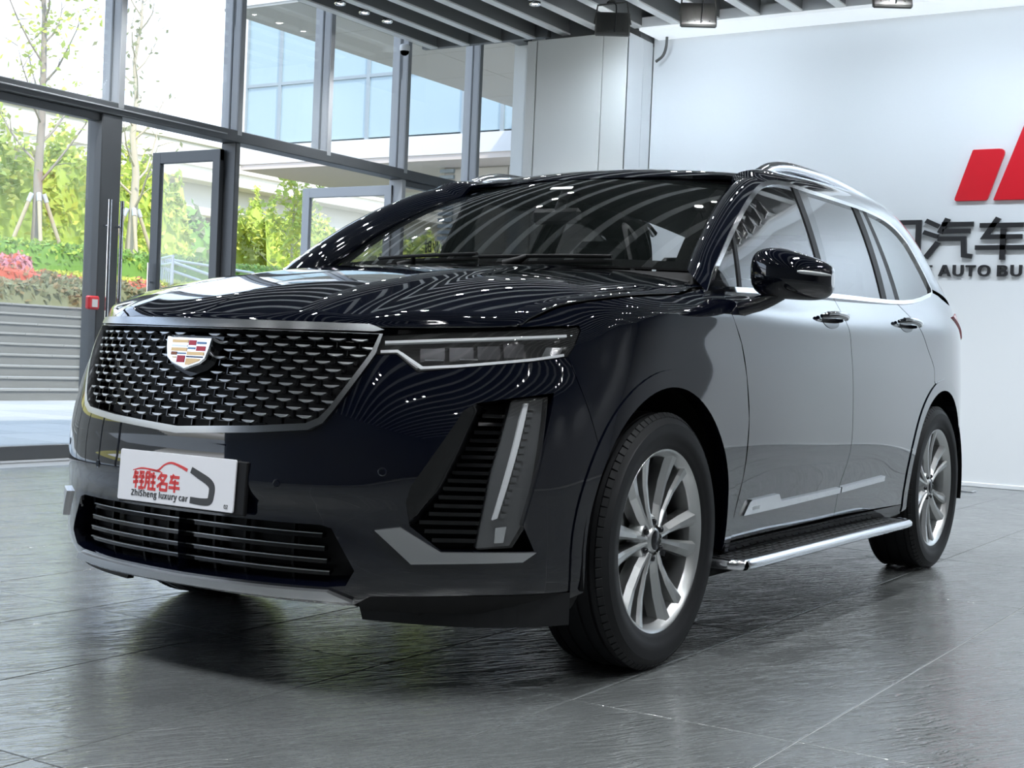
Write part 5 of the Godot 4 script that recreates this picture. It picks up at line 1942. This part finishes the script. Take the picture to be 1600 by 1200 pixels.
	for q in han:
		mb = MB.new()
		glyph(mb, q[0], Transform3D(Basis(Vector3(q[2], 0, 0), Vector3(0, 0.318, 0), Vector3(0, 0, 1)), Vector3(q[1], 1.908, 0)), 0.025, 0.118)
		part(sl, "character", mb, M.sign_black)
	var tx := -0.600
	for word in ["E", "AUTO", "BU"]:
		var wd: float = {"E": 0.072, "AUTO": 0.430, "BU": 0.200}[word]
		var ltr := part(sl, "lettering", lettering(word, 0.092, wd, 0.02, true), M.sign_black)
		ltr.position = Vector3(tx, 1.752, 0)
		tx += wd + 0.052
	# small fittings
	var al := thing("alarm_box", "red call box with a white label beside the door stile", "alarm box", Vector3(XW + 0.04, 1.20, -3.56))
	mb = MB.new()
	rbox(mb, Vector3(0, 0, 0), Vector3(0.05, 0.105, 0.11), 0.012)
	part(al, "box", mb, M.alarm_red)
	mb = MB.new()
	rbox(mb, Vector3(0.026, -0.004, -0.002), Vector3(0.004, 0.06, 0.055), 0.001)
	part(al, "label_plate", mb, M.white_paint)
	var cc := thing("security_camera", "small white dome camera on a window post", "camera", Vector3(XW + 0.03, 3.93, -7.36))
	mb = MB.new()
	lathe(mb, [Vector2(0.0, 0.045), Vector2(0.04, 0.045), Vector2(0.05, 0.035), Vector2(0.052, 0.0), Vector2(0.045, -0.02)], 20, Transform3D(Basis(Vector3(0, 0, 1), 0.0), Vector3(0.03, 0, 0)))
	part(cc, "shell", mb, M.white_paint)
	mb = MB.new()
	lathe(mb, [Vector2(0.045, -0.02), Vector2(0.038, -0.045), Vector2(0.02, -0.06), Vector2(0.0, -0.064)], 20, Transform3D(Basis.IDENTITY, Vector3(0.03, 0, 0)))
	for k in mb.n.size(): mb.n[k] = (mb.v[k] - Vector3(0.03, -0.015, 0)).normalized()
	part(cc, "dome", mb, M.dark_glass)
	var fs := thing("floor_socket", "flat steel socket cover set in the floor before the wall", "socket cover", Vector3(-0.02, 0.0, -7.55))
	mb = MB.new()
	rbox(mb, Vector3(0, 0.004, 0), Vector3(0.13, 0.008, 0.13), 0.003)
	part(fs, "frame", mb, M.polished)
	mb = MB.new()
	rbox(mb, Vector3(0, 0.009, 0), Vector3(0.09, 0.004, 0.09), 0.001)
	part(fs, "lid", mb, M.steel)
	# opening hours on the glass, read from outside
	var hr := thing("window_lettering", "dark opening hours lettering on the window pane", "lettering", Vector3(XW - 0.040, 0, -8.40))
	var z := 0.0
	for ch in [HAN_YING, HAN_YE, HAN_SHI]:
		mb = MB.new()
		glyph(mb, ch, Transform3D(Basis(Vector3(0, 0, 0.125), Vector3(0, 0.14, 0), Vector3(-1, 0, 0)), Vector3(0, 1.965, z)), 0.002, 0.12)
		part(hr, "character", mb, M.sign_black)
		z += 0.155
	var lt := part(hr, "lettering", lettering("BUSINESS HOURS", 0.045, 0.44, 0.002, false), M.sign_black)
	lt.transform = Transform3D(Basis(Vector3(0, 0, 1), Vector3(0, 1, 0), Vector3(-1, 0, 0)), Vector3(0, 1.885, 0.0))

func round_poly(p: PackedVector2Array, r: Array) -> PackedVector2Array:
	var o := PackedVector2Array()
	var n := p.size()
	for k in n:
		var a := p[(k - 1 + n) % n]
		var b := p[k]
		var c := p[(k + 1) % n]
		var q0: Vector2 = b + (a - b).normalized() * r[k]
		var q1: Vector2 = b + (c - b).normalized() * r[k]
		for s in 5:
			var f := s / 4.0
			o.append(q0 * (1 - f) * (1 - f) + b * 2 * f * (1 - f) + q1 * f * f)
	return o

# ------------------------------------------------------------------ outdoors
func leafmat(called: String, c: Color) -> void:
	var m := mat(called, c, 0.6)
	m.backlight_enabled = true
	m.backlight = Color(0.55, 0.55, 0.45)

func leaves(mb: MB, n: int, where: Callable, size: float, rng: RandomNumberGenerator) -> void:
	for k in n:
		var c: Vector3 = where.call(rng)
		var b := Basis(Vector3(rng.randfn(), rng.randfn(), rng.randfn()).normalized(), rng.randf() * TAU)
		var s := size * rng.randf_range(0.6, 1.3)
		var nn := b * Vector3(0, 1, 0)
		if nn.y < 0.0: nn = -nn
		mb.face([c + b * Vector3(-s, 0, 0), c + b * Vector3(0, 0, s * 0.5), c + b * Vector3(s, 0, 0), c + b * Vector3(0, 0, -s * 0.5)], nn)

func foliage(o: Node, mb: MB, m: Material, called := "foliage") -> void:
	part(o, called, mb, m).set_meta("kind", "stuff")

# a tree: trunk, forked branches, loose leaves round the twigs
func tree(called: String, label: String, at: Vector3, high: float, girth: float, spread: float, bark: Material, leafs: Array, n: int, seed_: int, first := 0.35) -> void:
	var rng := RandomNumberGenerator.new()
	rng.seed = seed_
	var o := thing(called, label, "tree", at, "trees beyond the steps")
	var mb := MB.new()
	var tp := []
	var tr := []
	for k in 9:
		var f := k / 8.0
		tp.append(Vector3(rng.randf_range(-0.05, 0.05) * f * high * 0.3, high * f, rng.randf_range(-0.05, 0.05) * f * high * 0.3))
		tr.append(lerpf(girth, girth * 0.15, f))
	tube(mb, tp, tr, 8)
	part(o, "trunk", mb, bark)
	var tips := []
	for k in 16:
		var f := lerpf(first, 0.95, k / 15.0)
		var i := mini(int(f * 8.0), 7)
		var base: Vector3 = tp[i].lerp(tp[i + 1], f * 8.0 - i)
		var a := k * 2.4 + rng.randf_range(-0.4, 0.4)
		var L := spread * (1.0 - 0.55 * f) * rng.randf_range(0.8, 1.15)
		var d := Vector3(cos(a), rng.randf_range(0.55, 1.0), sin(a))
		var pts := [base]
		for s in 4:
			d = (d + Vector3(rng.randf_range(-0.25, 0.25), 0.12, rng.randf_range(-0.25, 0.25))).normalized()
			pts.append(pts[pts.size() - 1] + d * L * 0.25)
		var r0 := girth * 0.33 * (1.0 - 0.5 * f)
		var bmb := MB.new()
		tube(bmb, pts, [r0, r0 * 0.8, r0 * 0.6, r0 * 0.4, r0 * 0.15], 5)
		for s in range(1, 5):
			var dd := Vector3(rng.randfn(), rng.randf_range(0.1, 0.8), rng.randfn()).normalized()
			var e: Vector3 = pts[s] + dd * L * 0.28
			tube(bmb, [pts[s], pts[s].lerp(e, 0.5) + Vector3(0, 0.02, 0), e], [r0 * 0.35, r0 * 0.22, r0 * 0.08], 4)
			tips.append([pts[s], e])
		part(o, "branch", bmb, bark)
	for q in leafs.size():
		mb = MB.new()
		leaves(mb, n / leafs.size(), func(r: RandomNumberGenerator) -> Vector3:
			var t: Array = tips[r.randi() % tips.size()]
			return t[0].lerp(t[1], r.randf_range(0.2, 1.15)) + Vector3(r.randfn(), r.randfn(), r.randfn()) * spread * 0.07, 0.085, rng)
		foliage(o, mb, leafs[q])

# a long mass of leaves with a rough top, along z
func hedge(called: String, label: String, category: String, x0: float, x1: float, y0: float, y1: float, z0: float, z1: float, mats: Array, n: int, size: float, seed_: int, lump := 0.25) -> void:
	var rng := RandomNumberGenerator.new()
	rng.seed = seed_
	var o := thing(called, label, category, Vector3((x0 + x1) * 0.5, y0, (z0 + z1) * 0.5))
	var hw := (x1 - x0) * 0.5
	var hl := (z1 - z0) * 0.5
	var hh := y1 - y0
	var nz := FastNoiseLite.new()
	nz.seed = seed_
	nz.frequency = 0.8
	var mb := MB.new()
	var P := []
	for a in 41:
		var z := lerpf(-hl, hl, a / 40.0)
		var row := []
		for b in 9:
			var t := lerpf(-1.0, 1.0, b / 8.0)
			var top := hh * (1.0 + lump * nz.get_noise_2d(z, t * hw))
			row.append(Vector3(t * hw, top * 0.9 * pow(1.0 - absf(t) ** 4.0, 0.35), z))
		P.append(row)
	grid(mb, P, 1.0)
	var s := 0.0
	for q in mb.n: s += q.y
	if s < 0.0:
		mb = MB.new()
		grid(mb, P, -1.0)
	part(o, "inner_mass", mb, mats[0])
	for q in mats.size():
		mb = MB.new()
		leaves(mb, n / mats.size(), func(r: RandomNumberGenerator) -> Vector3:
			var z := r.randf_range(-hl, hl)
			var t := r.randf_range(-1.0, 1.0)
			var top := hh * (1.0 + lump * nz.get_noise_2d(z, t * hw))
			return Vector3(t * hw * 1.02, top * pow(1.0 - absf(t) ** 4.0, 0.35) * r.randf_range(0.80, 1.04), z), size, rng)
		foliage(o, mb, mats[q])

func outdoors() -> void:
	leafmat("leaf_yellow", Color(0.50, 0.55, 0.10))
	leafmat("leaf_lime", Color(0.36, 0.48, 0.08))
	leafmat("leaf_green", Color(0.16, 0.32, 0.06))
	leafmat("leaf_brown", Color(0.22, 0.17, 0.09))
	leafmat("leaf_dull", Color(0.20, 0.22, 0.13))
	leafmat("leaf_red", Color(0.55, 0.12, 0.08))
	leafmat("leaf_pink", Color(0.52, 0.24, 0.33))
	mat("bark_grey", Color(0.30, 0.27, 0.24), 0.9)
	mat("bark_pale", Color(0.50, 0.46, 0.38), 0.9)
	mat("paving", Color(0.36, 0.37, 0.365), 0.6)
	mat("paving_b", Color(0.31, 0.325, 0.32), 0.6)
	mat("paving_joint", Color(0.30, 0.30, 0.29), 0.9)
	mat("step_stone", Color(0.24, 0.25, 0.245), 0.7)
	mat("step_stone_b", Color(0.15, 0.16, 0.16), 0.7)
	mat("soil", Color(0.36, 0.32, 0.10), 0.95)
	mat("concrete", Color(0.62, 0.61, 0.54), 0.9)
	mat("rail_paint", Color(0.50, 0.56, 0.64), 0.4)
	mat("wing_white", Color(0.72, 0.73, 0.74), 0.5)
	mat("wing_beige", Color(0.60, 0.56, 0.48), 0.6)
	mat("wing_pink", Color(0.62, 0.55, 0.50), 0.6)
	mat("wing_glass", Color(0.34, 0.46, 0.52), 0.06, 0.0, 0.6)
	mat("wing_bar", Color(0.30, 0.36, 0.40), 0.4)
	mat("soffit_panel", Color(0.50, 0.49, 0.45), 0.5)
	mat("wood_stake", Color(0.45, 0.40, 0.30), 0.8)
	# plaza
	var pz := setting("ground", "pale stone plaza outside the showroom")
	slab_part(pz, "base", Vector3(-15.0, -0.30, -45.0), Vector3(XW - 0.15, -0.055, 30.0), M.paving_joint)
	var st := boxm(Vector3(0, -0.025, 0), Vector3(1.19, 0.05, 0.59), 0.004).mesh()
	var rng := RandomNumberGenerator.new()
	rng.seed = 3
	for i in 7:
		for j in 30:
			var o := part(pz, "paving_stone", st, M.paving if rng.randf() < 0.6 else M.paving_b)
			o.position = Vector3(-6.5 - 1.2 * i, -0.006, 0.5 - 0.6 * j)
	slab_part(pz, "far_paving", Vector3(-14.15, -0.06, -45.0), Vector3(XW - 0.2, -0.01, -17.3), M.paving)
	slab_part(pz, "near_paving", Vector3(-14.15, -0.06, 0.9), Vector3(XW - 0.2, -0.01, 30.0), M.paving)
	# steps
	var sw := thing("stairway", "long flight of grey stone steps across the plaza", "steps", Vector3(-14.15, 0, -12.0))
	for k in 9:
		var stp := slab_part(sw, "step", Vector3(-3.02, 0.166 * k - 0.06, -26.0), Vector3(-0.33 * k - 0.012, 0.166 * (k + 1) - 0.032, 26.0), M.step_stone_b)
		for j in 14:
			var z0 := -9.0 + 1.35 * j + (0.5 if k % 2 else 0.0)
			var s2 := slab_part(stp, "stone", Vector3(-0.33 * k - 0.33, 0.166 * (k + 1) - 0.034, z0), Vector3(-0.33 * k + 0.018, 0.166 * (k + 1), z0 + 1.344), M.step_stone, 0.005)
			s2.set_meta("label", "pale stone tread")
	# bank behind the steps
	var bank := setting("ground_bank", "planted bank above the steps")
	var mb := MB.new()
	var P := []
	for a in 25:
		var z := lerpf(-45.0, 25.0, a / 24.0)
		P.append([Vector3(-17.1, 1.40, z), Vector3(-18.2, 1.55, z), Vector3(-19.3, 1.95, z), Vector3(-20.5, 2.30, z), Vector3(-23.0, 2.45, z), Vector3(-30.0, 2.5, z), Vector3(-60.0, 2.5, z)])
	grid(mb, P, 1.0)
	if mb.n[30].y < 0.0:
		mb = MB.new()
		grid(mb, P, -1.0)
	part(bank, "soil", mb, M.soil)
	hedge("low_shrub", "band of brown green shrubs just above the steps", "shrub", -18.25, -17.40, 1.45, 1.98, -16.4, -4.0, [M.leaf_dull, M.leaf_brown], 5200, 0.075, 21, 0.5)
	hedge("flowering_shrub", "band of red azaleas above the brown shrubs", "shrub", -19.25, -18.50, 1.62, 2.14, -17.0, -4.0, [M.leaf_red, M.leaf_brown], 3000, 0.06, 22, 0.5)
	hedge("flowering_shrub", "mound of pink azaleas beside the red ones", "shrub", -20.35, -19.5, 1.98, 2.50, -14.2, -10.0, [M.leaf_pink, M.leaf_red], 1800, 0.06, 23, 0.4)
	hedge("ground_cover", "flat yellow green planting below the clipped hedge", "shrub", -20.4, -19.5, 1.95, 2.28, -19.0, -14.7, [M.leaf_yellow], 2600, 0.06, 24, 0.2)
	hedge("clipped_hedge", "bright green clipped hedge on the bank", "hedge", -21.5, -20.65, 2.28, 2.93, -30.0, -4.0, [M.leaf_green, M.leaf_lime], 9000, 0.07, 25, 0.15)
	hedge("backdrop_bush", "large yellow green bush behind the clipped hedge", "bush", -27.5, -25.0, 2.4, 5.3, -24.0, -13.0, [M.leaf_lime, M.leaf_yellow], 9000, 0.13, 26, 0.8)
	hedge("backdrop_bush", "green thicket under the overpass", "bush", -34.0, -32.0, 2.4, 5.2, -60.0, -16.0, [M.leaf_green, M.leaf_dull], 9000, 0.22, 27, 0.5)
	hedge("backdrop_bush", "rounded lime bush behind the railing", "bush", -26.5, -24.6, 2.4, 4.6, -30.5, -26.5, [M.leaf_lime, M.leaf_yellow], 4200, 0.10, 28, 0.9)
	hedge("backdrop_bush", "lime bush in the passage under the wing", "bush", -24.0, -22.0, 2.3, 3.9, -33.0, -29.0, [M.leaf_lime, M.leaf_yellow], 4200, 0.10, 29, 0.9)
	tree("street_tree", "tall young tree with sparse lime leaves held by stakes", Vector3(-22.3, 2.3, -16.45), 9.0, 0.12, 2.6, M.bark_grey, [M.leaf_lime, M.leaf_yellow], 1000, 41, 0.22)
	tree("street_tree", "bare pale tree with few leaves beside the open door", Vector3(-22.5, 2.3, -19.35), 7.0, 0.13, 2.2, M.bark_pale, [M.leaf_dull], 160, 42, 0.25)
	tree("street_tree", "small weeping lime tree under the canopy", Vector3(-18.6, 1.5, -20.6), 3.9, 0.05, 1.3, M.bark_pale, [M.leaf_lime, M.leaf_yellow], 900, 43, 0.2)
	# stakes that hold the two trees
	for q in [[Vector3(-22.3, 2.3, -16.45), "wooden prop leaning on the tall lime tree"], [Vector3(-22.5, 2.3, -19.35), "wooden prop leaning on the bare pale tree"]]:
		for k in 4:
			var a := TAU * k / 4.0 + 0.5
			var o := thing("tree_prop", q[1], "prop", q[0] + Vector3(cos(a) * 0.75, 0, sin(a) * 0.75), "props of the staked trees")
			mb = MB.new()
			tube(mb, [Vector3.ZERO, Vector3(-cos(a) * 0.62, 1.75, -sin(a) * 0.62)], 0.045, 7)
			part(o, "pole", mb, M.wood_stake)
			mb = MB.new()
			tube(mb, [Vector3(-cos(a) * 0.56, 1.60, -sin(a) * 0.56), Vector3(-cos(a) * 0.63, 1.78, -sin(a) * 0.63)], 0.055, 7)
			part(o, "binding", mb, M.rail_paint)
	# railing at the side of the steps
	var rl := thing("stair_railing", "pale blue metal railing at the end of the steps", "railing", Vector3(-19.3, 1.75, -17.6))
	for q in [[Vector3(0, 1.05, 0), Vector3(-0.9, 1.05, -0.55)], [Vector3(0, 0.90, 0), Vector3(-0.9, 0.90, -0.55)], [Vector3(-0.9, 1.05, -0.55), Vector3(0.8, 0.40, -1.9)], [Vector3(-0.9, 0.85, -0.55), Vector3(0.8, 0.20, -1.9)], [Vector3(-0.9, 1.05, -0.55), Vector3(-1.0, 0.95, -3.6)]]:
		mb = MB.new()
		tube(mb, [q[0], q[1]], 0.035, 8)
		part(rl, "rail", mb, M.rail_paint)
	for k in 7:
		mb = MB.new()
		var f := k / 6.0
		tube(mb, [Vector3(-0.9 * f, 0.0, -0.55 * f), Vector3(-0.9 * f, 1.03, -0.55 * f)], 0.030 if k % 6 == 0 else 0.012, 6)
		part(rl, "baluster", mb, M.rail_paint)
	# overpass
	var ov := thing("overpass", "pale concrete overpass crossing behind the trees", "bridge", Vector3(-40.0, 2.5, -45.0))
	slab_part(ov, "parapet", Vector3(-0.25, 6.0, -70), Vector3(0.05, 6.95, 70), M.concrete)
	slab_part(ov, "coping", Vector3(-0.35, 6.90, -70), Vector3(0.15, 7.05, 70), M.concrete, 0.02)
	slab_part(ov, "deck_edge", Vector3(-9.0, 5.35, -70), Vector3(0.30, 5.75, 70), M.concrete, 0.03)
	slab_part(ov, "recess", Vector3(-9.0, 5.7, -70), Vector3(-0.10, 6.05, 70), M.concrete)
	slab_part(ov, "girder", Vector3(-7.0, 4.0, -70), Vector3(-0.75, 5.40, 70), M.concrete, 0.05)
	slab_part(ov, "girder_flange", Vector3(-7.2, 4.0, -70), Vector3(-0.35, 4.35, 70), M.concrete, 0.03)
	for k in 5:
		mb = MB.new()
		tube(mb, [Vector3(-3.8, -0.2, -56 + 26 * k), Vector3(-3.8, 4.1, -56 + 26 * k)], 0.9, 16)
		part(ov, "pier", mb, M.concrete)
	# far wing of the building
	var wg := thing("office_wing", "white office wing with pale blue glass over a passage", "building", Vector3(-16.0, 0, -16.0))
	slab_part(wg, "spandrel", Vector3(0.05, 4.40, -6.0), Vector3(9.0, 4.74, 0.0), M.wing_white)
	slab_part(wg, "upper_wall", Vector3(0.30, 4.74, -6.0), Vector3(9.0, 9.2, -0.35), M.wing_glass)
	slab_part(wg, "roof_edge", Vector3(0.0, 9.2, -6.1), Vector3(9.0, 9.8, 0.1), M.wing_white)
	var cols := [0.10, 0.95, 3.05, 5.15, 5.95, 7.4, 8.9]
	for k in cols.size() - 1:
		for r in 2:
			var y0: float = [4.78, 5.92][r]
			var y1: float = [5.86, 9.15][r]
			slab_part(wg, "glass_pane", Vector3(cols[k] + 0.03, y0, -0.10), Vector3(cols[k + 1] - 0.03, y1, -0.06), M.wing_glass)
	for c in cols:
		slab_part(wg, "mullion", Vector3(c - 0.035, 4.74, -0.12), Vector3(c + 0.035, 9.2, -0.03), M.wing_bar)
	slab_part(wg, "mid_rail", Vector3(0.1, 5.86, -0.12), Vector3(9.0, 5.92, -0.035), M.wing_bar)
	slab_part(wg, "corner_post", Vector3(-0.06, 4.4, -0.3), Vector3(0.10, 9.2, 0.05), M.wing_white)
	slab_part(wg, "passage_ceiling", Vector3(0.05, 4.30, -6.0), Vector3(9.0, 4.40, -0.02), M.wing_pink)
	slab_part(wg, "ceiling_panel", Vector3(0.8, 4.25, -4.6), Vector3(3.4, 4.30, -3.4), M.wing_beige)
	slab_part(wg, "ground_wall", Vector3(4.2, 0.0, -6.0), Vector3(9.0, 4.30, -0.9), M.wing_beige)
	for k in 4:
		slab_part(wg, "wall_panel", Vector3(4.45 + 1.15 * k, 0.05, -0.9), Vector3(5.58 + 1.15 * k, 4.28, -0.86), M.wing_beige, 0.01)
	for k in 12:
		slab_part(wg, "louvre", Vector3(4.15, 3.0 + 0.11 * k, -0.92), Vector3(4.45, 3.06 + 0.11 * k, -0.82), M.wing_bar)
	# deep eave over the glass front
	var ev := setting("trim_2", "panelled eave that overhangs the far end of the glass front")
	slab_part(ev, "deck", Vector3(-9.45, 5.03, -16.0), Vector3(XW - 0.2, 5.35, -8.75), M.wing_white)
	for i in 3:
		for j in 5:
			slab_part(ev, "panel", Vector3(-9.45 + 1.19 * i, 5.0, -16.0 + 1.45 * j), Vector3(-9.45 + 1.19 * i + 1.18, 5.03, -16.0 + 1.45 * j + 1.44), M.soffit_panel)
	slab_part(ev, "upstand", Vector3(XW - 0.32, 4.6, -16.0), Vector3(XW - 0.2, 5.05, -8.75), M.soffit_panel)
